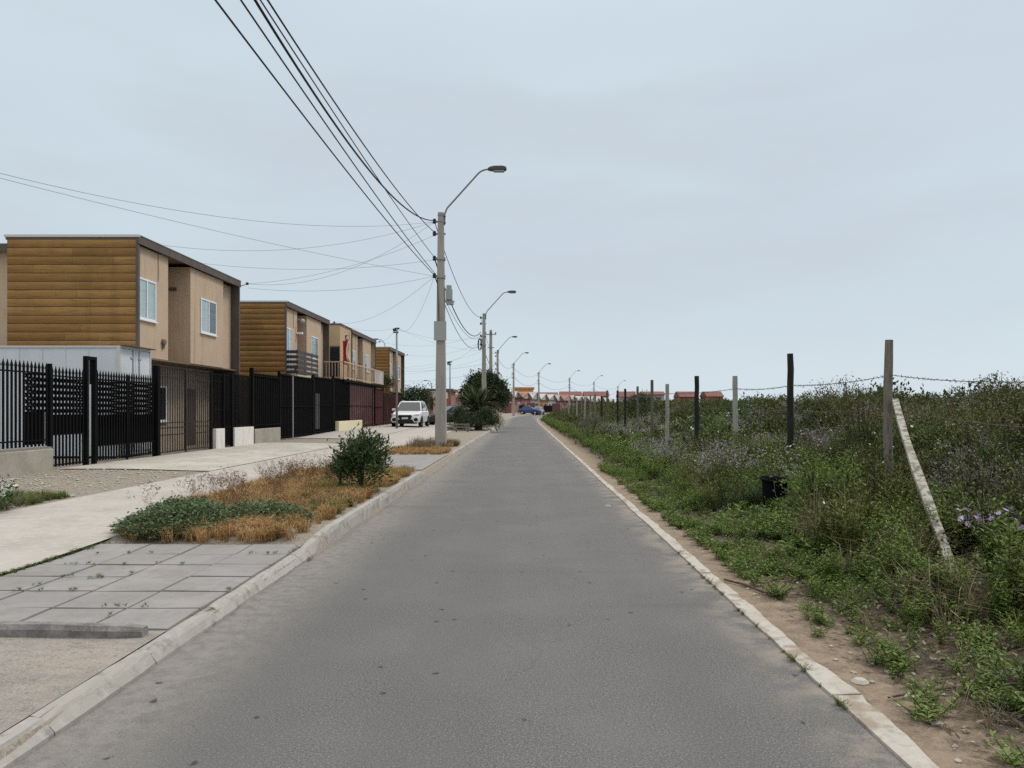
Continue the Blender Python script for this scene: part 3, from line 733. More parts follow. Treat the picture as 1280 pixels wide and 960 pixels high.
# E: sheet fence on a grey low wall
o = MB().box(XF-.12, XF+.10, 29.15, 32.2, .1, .76).build('low_wall', MAT['wall'], bevel=.02); tag(o, 'grey rendered low wall under black sheet metal panels', 'wall')
fh = thing('sheet_fence', 'black sheet metal fence on grey low wall below second house', 'fence', (XF, 29.2, .76))
MB().box(XF-.02, XF+.02, 29.12, 32.2, .765, 2.88).build('sheet_panel', MAT['blackmatt'], fh)
mb = MB()
for k in range(14): mb.box(XF+.021, XF+.045, 29.2+k*.215, 29.225+k*.215, .78, 2.92)
rails(mb, 29.12, 32.2, (.9, 2.8), x=XF+.06); mb.build('rail', MAT['black'], fh)
# F: tall black sheet gates
def sheet_gate(name, label, ya, yb, zt, rib, m, cat='gate', slot=None):
    r = thing(name, label, cat, (XF, ya, gz(ya)))
    z0 = gz((ya+yb)/2)+.03
    MB().box(XF-.02, XF+.02, ya, yb, z0, zt).build('sheet_panel', m, r)
    mb = MB(); y = ya+.1
    while y < yb-.05: mb.box(XF+.021, XF+.04, y, y+.03, z0+.05, zt+.03); y += rib
    mb.build('rib_panel', MAT['black'] if m is MAT['blackmatt'] else m, r)
    mb = MB(); rails(mb, ya, yb, (z0+.08, (z0+zt)/2, zt-.04), x=XF+.055); gpost(mb, ya, z0-.1, zt+.1, .1); gpost(mb, yb-.02, z0-.1, zt+.1, .1)
    mb.build('frame', MAT['black'], r)
    return r
ga = sheet_gate('sheet_gate', 'tall black sheet metal gate behind the thin pale pole', 32.3, 37.4, 3.02, .2, MAT['blackmatt'])
gb = sheet_gate('sheet_gate', 'tall black sheet metal gate with pale open slots near its end', 37.55, 41.3, 3.12, .2, MAT['blackmatt'])
for k, yy in enumerate((37.75, 38.0, 38.3)): MB().box(XF+.062, XF+.07, yy, yy+.07, .55, 2.3).build('slot_bar', MAT['steel'], gb)
gc = sheet_gate('sheet_gate', 'black sheet metal gate above the cream low wall', 41.45, 45.0, 3.22, .2, MAT['blackmatt'])
o = MB().box(XF+.07, XF+.28, 41.6, 47.6, .2, .86).build('low_wall', MAT['cream'], bevel=.02); tag(o, 'cream yellow low wall in front of black and maroon gates', 'wall')
gd = sheet_gate('sheet_gate', 'maroon sheet metal gate under the terrace of the third house', 45.2, 52.2, 3.05, .6, MAT['maroon'])
ge = sheet_gate('sheet_gate', 'narrow maroon slatted gate at the far end of terrace', 53.0, 56.0, 2.95, .25, MAT['maroon2'])
gf = thing('picket_fence', 'maroon bar fence beside the white car', 'fence', (XF, 56.3, .3))
mb = MB(); pickets(mb, 56.3, 64, .4, 2.7, .32, .08, False); mb.build('bar_panel', MAT['maroon'], gf)
mb = MB(); rails(mb, 56.2, 64, (.6, 2.5)); mb.build('rail', MAT['maroon'], gf)
# thin pale pole at the black gates
o = MB().tube([(XF+.25, 33.4, .2), (XF+.25, 33.4, 2.95)], .026).build('thin_post', MAT['plate']); tag(o, 'thin pale post in front of the tall black gates', 'post')

# ------------------------------------------------------------------ street lamps and poles
XP = -3.05
def make_lamp(Y, label, extras=False, group='street lamps along the road'):
    zb = float(zL(XP, Y))-.02; zt = 8.73
    r = thing('street_lamp', label, 'street lamp', (XP, Y, zb), 0, group)
    MB().taper(XP, Y, zb, zt, .42, .34, .21, .20, .18).build('pole', MAT['pole'], r, bevel=.01)
    pts = [(XP+.13, Y, zt-.45), (XP+.14, Y, zt-.05), (XP+.22, Y, zt+.16)]
    for k in range(1, 8): pts.append((XP+.22+1.15*k/7, Y, zt+.16+1.28*k/7))
    pts += [(XP+1.47, Y, zt+1.52), (XP+1.62, Y, zt+1.58), (XP+1.85, Y, zt+1.60)]
    a = MB().tube(pts, .032, 8); a.box(XP-.11, XP+.17, Y-.11, Y+.11, zt-.38, zt-.33); a.box(XP-.11, XP+.17, Y-.11, Y+.11, zt-.14, zt-.09)
    arm = a.build('arm', MAT['steel'], r, smooth=False)
    hx = XP+1.80
    prof = [(-.09, 0), (0, .06), (.15, .095), (.45, .10), (.58, .07), (.62, .0), (.55, -.055), (.1, -.06), (-.05, -.035)]
    hd = MB().prism([(hx+u, zt+1.60+v) for u, v in prof], 'y', Y-.13, Y+.13).build('lamp_head', MAT['lamp'], r, bevel=.02)
    sub(MB().box(hx+.14, hx+.52, Y-.10, Y+.10, zt+1.50, zt+1.538), 'lens', MAT['lens'], hd, r)
    # brackets and insulators on the wire side
    b = MB()
    for zz in (8.4, 7.95, 7.05, 6.4): b.box(XP-.2, XP+.17, Y-.03, Y+.03, zz-.03, zz+.03)
    for zz in (6.36, 7.03): b.box(XP-.16, XP+.16, Y-.15, Y+.15, zz-.05, zz-.032)
    b.build('bracket', MAT['steel'], r)
    for zz in (8.42, 7.97, 7.06, 6.42):
        MB().lathe([(0, -.09), (.05, -.09), (.075, -.05), (.05, -.02), (.075, .02), (.05, .05), (.06, .08), (0, .09)], (XP-.24, Y, zz), 10).build('insulator', MAT['insul'], r, smooth=True)
    return r
L1Y = 28.2
L1 = make_lamp(L1Y, 'concrete street lamp carrying a grey meter box and a square plate')
LAMPS = [(57.4, 'second street lamp pole, rising in front of the round dark tree'), (93.8, 'third street lamp along the road, beyond the round dark tree'),
         (121.8, 'fourth street lamp from the viewer, in front of the red terrace'), (151, 'fifth street lamp from the viewer, right of the blue car'),
         (178, 'sixth street lamp from the viewer, on the bend'), (204, 'seventh street lamp from the viewer, above the white gables'), (239, 'eighth and smallest street lamp, beside the two slim black posts')]
LPX = {57.4: 605, 93.8: 622, 121.8: 642, 151: 673.5, 178: 712, 204: 742.5, 239: 772.5}
lamp_objs = []
for Y, lb in LAMPS:
    X = PX(LPX[Y], Y); z = float(zG(X, Y))-.05
    zt = 8.71
    o = dup(L1, (X, Y, min(z, .3)), lb); lamp_objs.append((X, Y))
    for c in o.children:
        pass
# extras of the meter box pole
mb = MB(); mb.box(XP+.18, XP+.42, L1Y-.13, L1Y+.13, 5.52, 5.92).box(XP+.21, XP+.39, L1Y-.10, L1Y+.10, 5.92, 6.06); mb.build('meter_box', MAT['box'], L1, bevel=.015)
mb = MB()
for k in range(3): mb.lathe([(.035, 0), (.06, -.04), (.035, -.08), (.06, -.12), (.02, -.18)], (XP+.25+.09*k, L1Y-.05, 5.5), 8)
mb.box(XP+.1, XP+.5, L1Y-.04, L1Y+.04, 5.44, 5.496); mb.build('fuse', MAT['plate'], L1)
MB().box(XP-.23, XP+.22, L1Y-.24, L1Y-.215, 4.02, 4.72).build('back_plate', MAT['plate'], L1)
MB().tube([(XP-.03, L1Y-.2, 4.2), (XP-.08, L1Y-.18, 5.4), (XP-.12, L1Y-.15, 6.3)], .014).build('down_cable', MAT['cable'], L1)
# plain pole without a lamp
XU, YU = PX(613.5, 70), 70
up = thing('utility_pole', 'grey utility pole without lamp, just behind the second lamp pole', 'pole', (XU, YU, .2))
MB().taper(XU, YU, .1, 8.75, .40, .34, .24, .22, .18).build('pole', MAT['pole'], up, bevel=.01)
mb = MB(); mb.box(XU-.5, XU+.5, YU-.14, YU-.10, 8.3, 8.38).box(XU-.3, XU+.3, YU-.14, YU-.10, 7.1, 7.17); mb.build('crossarm', MAT['steel'], up)
for dx in (-.45, 0, .45): MB().lathe([(0, 0), (.06, .02), (.04, .08), (.06, .14), (0, .18)], (XU+dx, YU-.12, 8.38), 8).build('insulator', MAT['insul'], up)
def thin_pole(px, Y, ytop, label, r=.06):
    X = PX(px, Y); zb = float(zL(X, Y)); zt = PZ(ytop, Y)
    o = thing('steel_pole', label, 'pole', (X, Y, zb))
    MB().tube([(X, Y, zb-.1), (X, Y, zt)], [r, r*.8], 8).build('pole', MAT['steel'], o, smooth=True)
    mb = MB(); mb.box(X-.22, X+.1, Y-.05, Y+.05, zt-.3, zt-.22).lathe([(0, -.1), (.09, -.08), (.1, .05), (0, .1)], (X-.15, Y, zt-.1), 8).box(X-.1, X+.16, Y-.05, Y+.05, zt-.08, zt+.02)
    mb.build('wire_bracket', MAT['insul'], o); return (X, Y, zt)
TP1 = thin_pole(496, 46.9, 410, 'thin steel pole standing in front of the white car', .075)
TP2 = thin_pole(562.5, 64, 452, 'thin steel pole between meter box pole and round tree')
# lamps of the streets behind
for px, Y, yt, lb in ((482, 96, 437, 'small street lamp showing above the roof of fourth plank house'), (540, 150, 484, 'tiny far street lamp left of the meter box pole')):
    X = PX(px, Y); zt = PZ(yt, Y)
    o = thing('street_lamp', lb, 'street lamp', (X, Y, .4)); 
    MB().tube([(X, Y, .3), (X, Y, zt), (X-.15, Y, zt+.8), (X-.5, Y, zt+1.2), (X-1.0, Y, zt+1.3)], [.09, .06, .045, .045, .045], 8).build('pole', MAT['steel'], o)
    MB().box(X-1.6, X-.95, Y-.14, Y+.14, zt+1.22, zt+1.38).build('lamp_head', MAT['lamp'], o, bevel=.03)

# ------------------------------------------------------------------ cables
def cable(pts3, r, m, name, label, group, n=28):
    """quadratic through three points given as (x,y,z) at its ends and its middle parameter"""
    (p0, pm, p1) = [Vector(p) for p in pts3]
    P = []
    for i in range(n+1):
        t = i/n
        P.append(p0*(1-t)*(1-2*t)+pm*4*t*(1-t)+p1*t*(2*t-1))
    o = MB().tube(P, r, 5).build(name, m, smooth=True); tag(o, label, 'cable', group); return o
GM = 'main cables along the poles'
def maincable(x0, x1, ys, zs, r, label):
    # polynomial z(Y) through three points, drawn from behind the viewer to the meter box pole
    co = np.polyfit(ys, zs, 2); P = []
    for i in range(61):
        Y = -1+ (ys[-1]+1)*i/60; P.append((x0+(x1-x0)*i/60, Y, float(np.polyval(co, Y))))
    o = MB().tube(P, r, 6).build('power_cable', MAT['cable'], smooth=True); tag(o, label, 'cable', GM)
maincable(-3.2, -3.28, (8, 14.9, 28.1), (5.78, 5.88, 6.42), .0125, 'lowest black cable running from top of frame to meter box pole')
maincable(-3.02, -3.26, (8.2, 15, 28.1), (5.98, 6.05, 6.48), .012, 'black cable just above the lowest one, from top of frame')
maincable(-3.06, -3.29, (8.9, 16, 28.1), (6.28, 6.45, 8.42), .019, 'thick twisted black cable bending up to top of the meter box pole')
maincable(-2.99, -3.28, (9.05, 16, 28.1), (6.30, 6.48, 7.08), .0105, 'thin black cable beside the thick twisted one')
maincable(-2.98, -3.27, (9.1, 16, 28.1), (6.42, 6.75, 7.98), .0135, 'outermost black cable at top of frame, over the road side')
def span(a, b, sag, r, m, label, name='power_cable', group=GM, n=28):
    a = Vector(a); b = Vector(b); c = (a+b)/2; c.z -= sag; cable((a, c, b), r, m, name, label, group, n)
prev = (XP-.24, L1Y)
names = ['meter box and second lamp poles', 'second and third lamp poles', 'third and fourth lamp poles', 'fourth and fifth lamp poles', 'fifth and sixth lamp poles', 'sixth and seventh lamp poles', 'seventh and eighth lamp poles']
for k, (X, Y) in enumerate(lamp_objs):
    nm = names[k]
    lv = [(8.42, 8.42, .9, .014, 'top'), (7.06, 7.3, 1.25, .024, 'thick sagging'), (6.42, 6.5, 1.3, .014, 'lowest')] if k < 2 else [(8.42, 8.42, 1.0, .02, 'top'), (7.06, 7.06, 1.3, .025, 'lower')]
    if k == 0: lv.append((6.45, 7.0, 1.0, .010, 'thin grey'))
    for za, zb_, sg, r, w in lv:
        dz = .1
        span((prev[0], prev[1], za), (X-.24, Y, zb_), sg, r, MAT['cable'] if k < 2 else MAT['drop'], f'{w} cable strung between {nm}')
    prev = (X-.24, Y)
# service drops to the houses
GD = 'thin service wires to the houses'
def drop(a, b, sag, label, r=.0052): span(a, b, sag, r, MAT['drop'], label, 'service_wire', GD)
pT = (XP-.24, L1Y, 8.4); pM = (XP-.24, L1Y, 7.0); pB = (XP-.24, L1Y, 6.4)
c1 = (XH+.3, HY[0]+8.02, top1-.1)
drop(pT, (-11.2, 16.4, 6.55), .55, 'upper thin wire from meter box pole out over the first roof')
drop((XP-.24, L1Y, 7.9), (PX(430, 26), 26, PZ(330, 26)), .1, 'short thin wire hanging left of the meter box pole') if False else None
drop((-11.2, 16.2, 6.42), pB, .12, 'lower thin wire passing low over the roofs')
drop(pT, (PX(200, 26), 26, PZ(306, 26)), .55, 'thin wire from meter box pole top to roof of plank house')
drop(pM, (PX(243, 28), 28, PZ(328, 28)), .3, 'thin wire from middle of the meter box pole to plank house roof')
drop(pT, c1, .75, 'thin wire from meter box pole down to corner bracket of plank house')
drop((XP-.24, L1Y, 7.9), c1, .35, 'faint wire above the corner bracket of plank house')
drop(pB, (XH+.3, HY[0]+8.1, top1-.25), .3, 'lowest thin wire from meter box pole to plank house corner')
drop(pB, (XH+.3, HY[1]+8.02, top2-.1), .6, 'thin wire from meter box pole to second house corner')
drop(pB, TP1, .9, 'slack thin wire from meter box pole to thin steel pole')
drop(TP1, (XH+.3, HY[1]+8.02, top2-.12), .3, 'thin wire from thin steel pole to second house')
drop(TP1, (PX(604, 57.4), 57.4, 7.0), .5, 'thin wire from thin steel pole to second lamp pole')
drop(TP1, (PX(604, 57.4), 57.4, 5.9), .35, 'lower thin wire from thin steel pole to second lamp pole')
drop(TP1, (XH+.3, HY[2]+8.02, top3-.1), .2, 'thin wire from thin steel pole to third house')
drop((PX(604, 57.4), 57.4, 7.2), (XH+.3, HY[2]+8.02, top3-.1), .6, 'thin wire from second lamp pole to third house')
drop((PX(604, 57.4), 57.4, 6.6), (XH+.3, HY[3]+8.02, top4-.1), .5, 'thin wire from second lamp pole to fourth plank house')
drop((PX(604, 57.4), 57.4, 6.9), TP2, .3, 'rising thin wire from second thin pole to second lamp pole')
drop(TP2, (XH, 66, 5.2), .4, 'thin wire from second thin pole leftwards to the houses')
drop((XU, YU, 7.1), (-14, 74, 5.6), .6, 'thin wire from lampless pole leftwards over the car')
drop((XU, YU, 6.4), (-14, 76, 5.0), .5, 'lower thin wire from lampless pole leftwards over the car')
drop((PX(622, 93.8), 93.8, 7.4), (-18, 100, 6.6), .5, 'thin far wire from third lamp pole leftwards', .012)
drop((PX(622, 93.8), 93.8, 6.4), (-18, 104, 5.4), .5, 'lower far wire from third lamp pole leftwards', .012)
# loop of spare cable hanging on the second pole
mb = MB(); X2 = PX(605, 57.4)
for k in range(3): mb.tube([(X2-.32+.02*k+.12*math.sin(a/8*2*PI), 57.15, 6.35+.45*math.cos(a/8*2*PI)) for a in range(9)], .03, 5, False)
tag(mb.build('cable_coil', MAT['cable']), 'black coil of spare cable hanging on the second lamp pole', 'cable coil')

# ------------------------------------------------------------------ cars
def make_car(label, paint, loc, rz, L=4.4, W=1.84, Ht=1.66, suv=True, detail=True):
    r = thing('parked_car', label, 'car', loc, rz)
    h = L/2; hw = W/2; belt = 1.06 if suv else .92; zb = .24 if suv else .18
    st = [(h, .42, belt-.40, .80), (h-.04, zb+.06, belt-.24, .88), (h-.18, zb, belt-.15, .95), (h-.7, zb, belt-.07, .99), (h-1.25, zb, belt, 1.0), (0, zb, belt+.01, 1.0), (-h+.9, zb, belt+.02, 1.0), (-h+.3, zb+.04, belt, .97), (-h+.06, zb+.1, belt-.1, .92), (-h, .45, belt-.25, .86)]
    rings = []
    for y, a, b, k in st:
        w = hw*k; m_ = a+(b-a)*.55
        half = [(w*.80, a), (w*.97, a+.10*(b-a)+.03), (w, m_), (w*.965, b-.07), (w*.88, b)]
        rings.append([(x, y, z) for x, z in half]+[(-x, y, z) for x, z in reversed(half)])
    mb = MB(); n = 10
    mb.add([p for rg in rings for p in rg], [(i*n+k, i*n+(k+1) % n, (i+1)*n+(k+1) % n, (i+1)*n+k) for i in range(len(rings)-1) for k in range(n)]+[tuple(range(n)), tuple(range(len(rings)*n-1, (len(rings)-1)*n-1, -1))])
    # cabin
    yb0, yb1 = h-1.22, -h+.22; yt0, yt1 = h-2.02, -h+.75; zt = Ht
    if not suv: yb1 = -h+.5; yt1 = -h+1.15
    wb, wt = hw*.90, hw*.70
    cab = [(wb, yb0, belt-.02), (-wb, yb0, belt-.02), (-wb, yb1, belt-.02), (wb, yb1, belt-.02)]
    zr = zt-.05
    top = [(wt*1.03, yt0, zr), (-wt*1.03, yt0, zr), (-wt*1.03, yt1, zr), (wt*1.03, yt1, zr)]
    cap = [(wt*.85, yt0-.18, zt), (-wt*.85, yt0-.18, zt), (-wt*.85, yt1+.15, zt), (wt*.85, yt1+.15, zt)]
    mb.add(cab+top+cap, [(0, 1, 5, 4), (1, 2, 6, 5), (2, 3, 7, 6), (3, 0, 4, 7), (4, 5, 9, 8), (5, 6, 10, 9), (6, 7, 11, 10), (7, 4, 8, 11), (8, 9, 10, 11)])
    mb.build('body', paint, r, local=True, bevel=.018, smooth=False)
    def pane(a, b, c, d, name, ins=.06, off=.006):
        a, b, c, d = map(Vector, (a, b, c, d)); cen = (a+b+c+d)/4; nrm = (b-a).cross(d-a).normalized()
        if nrm.dot(cen-Vector((0, cen.y*.3, belt-.3))) < 0: nrm = -nrm
        q = [p+(cen-p).normalized()*ins+nrm*off for p in (a, b, c, d)]
        MB().add(q+[p-nrm*.004 for p in q], [(0, 1, 2, 3), (7, 6, 5, 4), (0, 4, 5, 1), (1, 5, 6, 2), (2, 6, 7, 3), (3, 7, 4, 0)]).build(name, MAT['carglass'], r, local=True)
    pane(cab[0], cab[1], top[1], top[0], 'windscreen', .07)
    pane(cab[2], cab[3], top[3], top[2], 'rear_window', .1)
    for s in (1, -1):
        i, j = (0, 3) if s > 0 else (1, 2)
        ca, cb, ta_, tb_ = Vector(cab[i]), Vector(cab[j]), Vector(top[i]), Vector(top[j])
        pane(ca.lerp(cb, .02), ca.lerp(cb, .46), ta_.lerp(tb_, .40), ta_, 'side_window', .055)
        pane(ca.lerp(cb, .48), ca.lerp(cb, .95), tb_.lerp(ta_, .08), ta_.lerp(tb_, .44), 'side_window', .055)
    wr = .35 if suv else .31
    for s in (1, -1):
        for yy in (h-.86, -h+.82):
            t = MB().lathe([(.0, -.10), (wr*.62, -.105), (wr*.95, -.10), (wr, -.06), (wr, .06), (wr*.95, .10), (wr*.66, .105)], (0, 0, 0), 22, 'x')
            w = t.build('wheel', MAT['tyre'], r, local=True, smooth=True); w.location = (s*(hw-.10), yy, wr)
            rm = MB().lathe([(0, s*.085), (wr*.2, s*.09), (wr*.6, s*.075), (wr*.66, s*.108)], (0, 0, 0), 22, 'x')
            o = rm.build('rim', MAT['rim'], w, local=True, smooth=True)
            a_ = MB().lathe([(wr*1.02, 0), (wr*1.18, 0), (wr*1.2, s*.03), (wr*1.02, s*.03)], (s*(hw-.025), yy, wr), 22, 'x').build('wheel_arch', MAT['trimblack'], r, local=True)
    if detail:
        for s in (1, -1):
            m_ = MB(); m_.box(s*(hw*.93), s*(hw+.17), h-1.46, h-1.36, belt+.02, belt+.16); m_.build('mirror', paint, r, local=True, bevel=.03)
            # slim upper lamp and the round lower lamp in its bezel
            MB().prism([(s*hw*.94, belt-.20), (s*hw*.94, belt-.27), (s*hw*.60, belt-.31), (s*hw*.60, belt-.24)], 'y', h-.10, h-.02).build('headlight', MAT['head'], r, local=True, bevel=.008)
            b = MB().prism([(s*hw*(.73+.23*math.cos(a*PI/4+PI/8)), belt-.57+.19*math.sin(a*PI/4+PI/8)) for a in range(8)], 'y', h-.06, h+.015).build('lamp_bezel', paint, r, local=True, bevel=.012)
            sub_ = MB().prism([(s*hw*(.73+.15*math.cos(a*PI/4+PI/8)), belt-.57+.125*math.sin(a*PI/4+PI/8)) for a in range(8)], 'y', h+.016, h+.026).build('lamp_lens', MAT['trimblack'], b, local=True)
        gr = MB().prism([(-.46, belt-.37), (-.40, belt-.27), (.40, belt-.27), (.46, belt-.37), (.36, belt-.55), (-.36, belt-.55)], 'y', h-.05, h+.022).build('grille', MAT['trimblack'], r, local=True)
        MB().prism([(-hw*.82, .44), (-hw*.56, .50), (hw*.56, .50), (hw*.82, .44), (hw*.78, .22), (-hw*.78, .22)], 'y', h-.10, h+.012).build('bumper', MAT['trimblack'], r, local=True)
        MB().box(-.20, .20, h+.024, h+.034, .53, .645).build('number_plate', MAT['plateno'], r, local=True)
        w = MB().tube([(-.55, h-1.27, belt+.03), (0, h-1.33, belt+.055)], .01).tube([(.05, h-1.27, belt+.03), (.6, h-1.33, belt+.055)], .01).build('wiper', MAT['trimblack'], r, local=True)
        for s in (1, -1): MB().tube([(s*wt*.92, yt0-.25, zt-.01), (s*wt*.92, yt0-.4, zt+.045), (s*wt*.92, yt1+.4, zt+.045), (s*wt*.92, yt1+.25, zt-.01)], .018).build('roof_rail', MAT['steel'], r, local=True)
    return r
m, nt, p = nodes('car_glass'); p.inputs['Base Color'].default_value = (.03, .04, .045, 1); p.inputs['Roughness'].default_value = .06; p.inputs['Specular IOR Level'].default_value = .9; MAT['carglass'] = m
YC = 50.0; XC = PX(507.5, YC)
make_car('white crossover car with round lower lamps parked by maroon fence', MAT['carwhite'], (XC, YC+2.2, float(zL(XC, YC))+.012), PI-.03, W=1.95, Ht=1.72)
make_car('black car parked crossways, half hidden behind the meter box pole', MAT['carblack'], (PX(563, 60), 60, float(zL(-5.7, 60))), PI/2+.5, L=4.2, W=1.75, Ht=1.46, suv=False)
X = PX(662, 138); make_car('blue hatchback parked across far end of the road', MAT['carblue'], (X, 138, float(zL(X-4, 138))-.1), -PI/2-.2, L=4.0, W=1.7, Ht=1.5, suv=False)
X = PX(672, 142); make_car('small silver car beside the blue hatchback', MAT['carsilver'], (X, 142, float(roadz(142))), PI-.3, L=3.9, W=1.7, Ht=1.5, suv=False)

# ------------------------------------------------------------------ far terrace and buildings
def far_house(Y, off, w, wallm, lb, k):
    X = float(shift(Y))-off; ang = math.atan2(float(shift(Y+2)-shift(Y-2)), 4.0)
    z = float(roadz(Y))+.1
    r = thing('terrace_house', lb, 'house', (X, Y, z), -ang, 'red terrace houses on the bend')
    rr_ = random.Random(k*7+1); hw = w/2; hh = 3.1+rr_.uniform(-.15, .25); gp = 1.15+rr_.uniform(-.2, .3); pk = rr_.choice((-.35, .1, .1, .35))
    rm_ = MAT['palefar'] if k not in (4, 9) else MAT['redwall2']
    MB().box(-7, 0, -hw+.02, hw-.02, -.2, hh).build('wall', wallm, r, local=True)
    for nm, fy in (('near', -1), ('far', 1)):
        pass
    gab = MB().prism([(-hw+.02, hh+.002), (hw-.02, hh+.002), (hw*pk, hh+gp)], 'x', -6.9, .35).build('gable', MAT['palefar'], r, local=True)
    # asymmetrical pale roof with a deep overhang
    rf = MB()
    rf.prism([(-hw-.05, hh-.05), (hw*pk, hh+gp+.06), (hw*pk, hh+gp+.26), (-hw-.05, hh+.18)], 'x', -7.2, .5)
    rf.prism([(hw*pk+.002, hh+gp+.06), (hw+.0, hh-.05), (hw+.0, hh+.18), (hw*pk+.002, hh+gp+.26)], 'x', -7.2, .5)
    rf.build('roof', rm_, r, local=True)
    MB().prism([(hw*pk+.05, hh+.05), (hw*.92, hh+.05), (hw*pk+.05, hh+gp*.85)], 'x', .352, .40).build('gable_vent', MAT['trim'], r, local=True)
    d = MB().box(.003, .06, -hw*.75, -hw*.35, -.1, 2.1).build('door', MAT['trim'], r, local=True)
    f = MB().box(.003, .05, hw*.05, hw*.7, .9, 2.3).build('window', MAT['frame'], r, local=True)
    MB().box(.052, .06, hw*.1, hw*.65, .97, 2.23).build('pane', MAT['darkglass'], f, local=True)
    MB().box(3.0, 3.1, -hw+.05, hw-.05, -.3, 1.7 if k % 3 else 2.2).build('front_fence', (MAT['maroon2'], MAT['redwall2'], MAT['blackmatt'])[k % 3], r, local=True)
k = 0; Y = 141.0
ordn = ['first', 'second', 'third', 'fourth', 'fifth', 'sixth', 'seventh', 'eighth', 'ninth', 'tenth', 'eleventh', 'twelfth', 'thirteenth', 'fourteenth', 'fifteenth', 'sixteenth', 'seventeenth', 'eighteenth']
while Y < 262 and k < 18:
    w = 6.6
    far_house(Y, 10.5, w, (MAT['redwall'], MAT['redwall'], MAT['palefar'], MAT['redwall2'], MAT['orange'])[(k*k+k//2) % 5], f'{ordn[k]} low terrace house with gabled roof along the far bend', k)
    ang = math.atan2(float(shift(Y+2)-shift(Y-2)), 4.0); Y += (w+.1)*math.cos(ang); k += 1
def block(px0, px1, yt, yb, Y, wallm, roofm, label, gable=False, dep=9):
    x0, x1 = PX(px0, Y), PX(px1, Y); zt, zb = PZ(yt, Y), 0
    r = thing('far_house', label, 'house', ((x0+x1)/2, Y, 0)); zm = PZ(yb, Y)
    MB().box(x0+.3, x1-.3, Y, Y+dep, zb, zm).build('wall', wallm, r)
    if gable: MB().prism([(Y-.5, zm), (Y+dep+.5, zm), (Y+dep*.6, zt), (Y+dep*.4, zt)], 'x', x0, x1).build('roof', roofm, r)
    else: MB().box(x0, x1, Y-.3, Y+dep+.3, zm+.002, zt).build('roof', roofm, r)
    n = max(2, int((x1-x0)/3.2))
    for k in range(n):
        xa = x0+.6+(x1-x0-1.2)*(k+.25)/n; xb = x0+.6+(x1-x0-1.2)*(k+.7)/n
        MB().box(xa, xb, Y-.04, Y-.004, max(zm-2.2, 1), zm-.9).build('window', MAT['darkglass'], r)
    return r
block(642, 668, 484, 486, 215, MAT['orange'], MAT['orange'], 'orange flat roofed building behind the red terrace')
block(668, 698, 490, 493.5, 240, MAT['palefar'], MAT['redroof'], 'long red roofed house just right of the orange building', True)
block(700, 728, 489, 494, 262, MAT['palefar'], MAT['redroof'], 'red roofed house above the middle of the terrace', True)
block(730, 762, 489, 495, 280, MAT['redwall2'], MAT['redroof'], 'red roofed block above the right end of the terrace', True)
block(774, 796, 489, 496, 250, MAT['palefar'], MAT['redroof'], 'red roofed pale house behind the two black posts', True)
block(803, 832, 489, 493, 245, MAT['palefar'], MAT['redroof'], 'long pale house with red roof behind mossy post', True)
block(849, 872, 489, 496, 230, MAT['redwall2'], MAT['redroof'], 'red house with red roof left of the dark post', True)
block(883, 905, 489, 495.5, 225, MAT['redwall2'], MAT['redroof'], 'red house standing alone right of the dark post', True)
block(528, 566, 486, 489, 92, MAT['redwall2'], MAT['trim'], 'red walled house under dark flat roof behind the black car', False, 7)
block(538, 552, 489, 497, 80, MAT['plaster2'], MAT['palefar'], 'small tan house with pale awning behind the black car', False, 6)
block(566, 585, 492, 497, 100, MAT['palefar'], MAT['redroof'], 'low pale house with red roof left of the round tree', True)

# ------------------------------------------------------------------ VEGETATION
class LB:
    """collects quads (4 own vertices each) with a random value per face"""
    def __init__(s): s.q = []; s.r = []
    def leaf(s, p, d, up, L, w, r, fold=.12, curl=0.):
        p = np.array(p, float); d = np.array(d, float); d /= np.linalg.norm(d)+1e-9
        side = np.cross(d, up); n = np.linalg.norm(side)
        if n < 1e-4: side = np.array((1., 0, 0))
        else: side /= n
        nn = np.cross(side, d)
        mid = p+d*L*.45
        s.q.append((p, mid+side*w/2+nn*fold*w, p+d*L-nn*curl*L, mid-side*w/2+nn*fold*w)); s.r.append(r)
    def stick(s, a, b, w, r):
        a = np.array(a, float); b = np.array(b, float); d = b-a; n = np.linalg.norm(d)+1e-9
        for ref in ((.3, .1, 1), (1, .2, 0)):
            sd = np.cross(d/n, ref); sd = sd/(np.linalg.norm(sd)+1e-9)*w/2
            s.q.append((a-sd, a+sd, b+sd*.6, b-sd*.6)); s.r.append(r)
    def arr(s): return np.array(s.q, np.float32).reshape(-1, 4, 3), np.array(s.r, np.float32)
def inst(proto, P, S, rot, tilt=None, rj=.12):
    """proto (k,4,3), rnd; P (n,3) S (n,) rot (n,) -> quads"""
    Q, R = proto; n = len(P)
    c, s = np.cos(rot), np.sin(rot)
    X = Q[None]*S[:, None, None, None]
    x = X[..., 0]*c[:, None, None]-X[..., 1]*s[:, None, None]; y = X[..., 0]*s[:, None, None]+X[..., 1]*c[:, None, None]; z = X[..., 2]
    if tilt is not None:
        x = x+z*tilt[:, 0][:, None, None]; y = y+z*tilt[:, 1][:, None, None]
    V = np.stack([x+P[:, 0][:, None, None], y+P[:, 1][:, None, None], z+P[:, 2][:, None, None]], -1)
    rr = np.clip(R[None]+(RNG.random((n, 1))-.5)*2*rj, 0, 1)
    return V.reshape(-1, 4, 3), rr.reshape(-1)
def quads_obj(name, Q, R, m, parent=None, off=None):
    V = Q.reshape(-1, 3)
    if off is not None: V = V-np.array(off, np.float32)
    return raw_mesh(name, V, np.arange(len(V)).reshape(-1, 4), m, rnd=R, parent=parent)
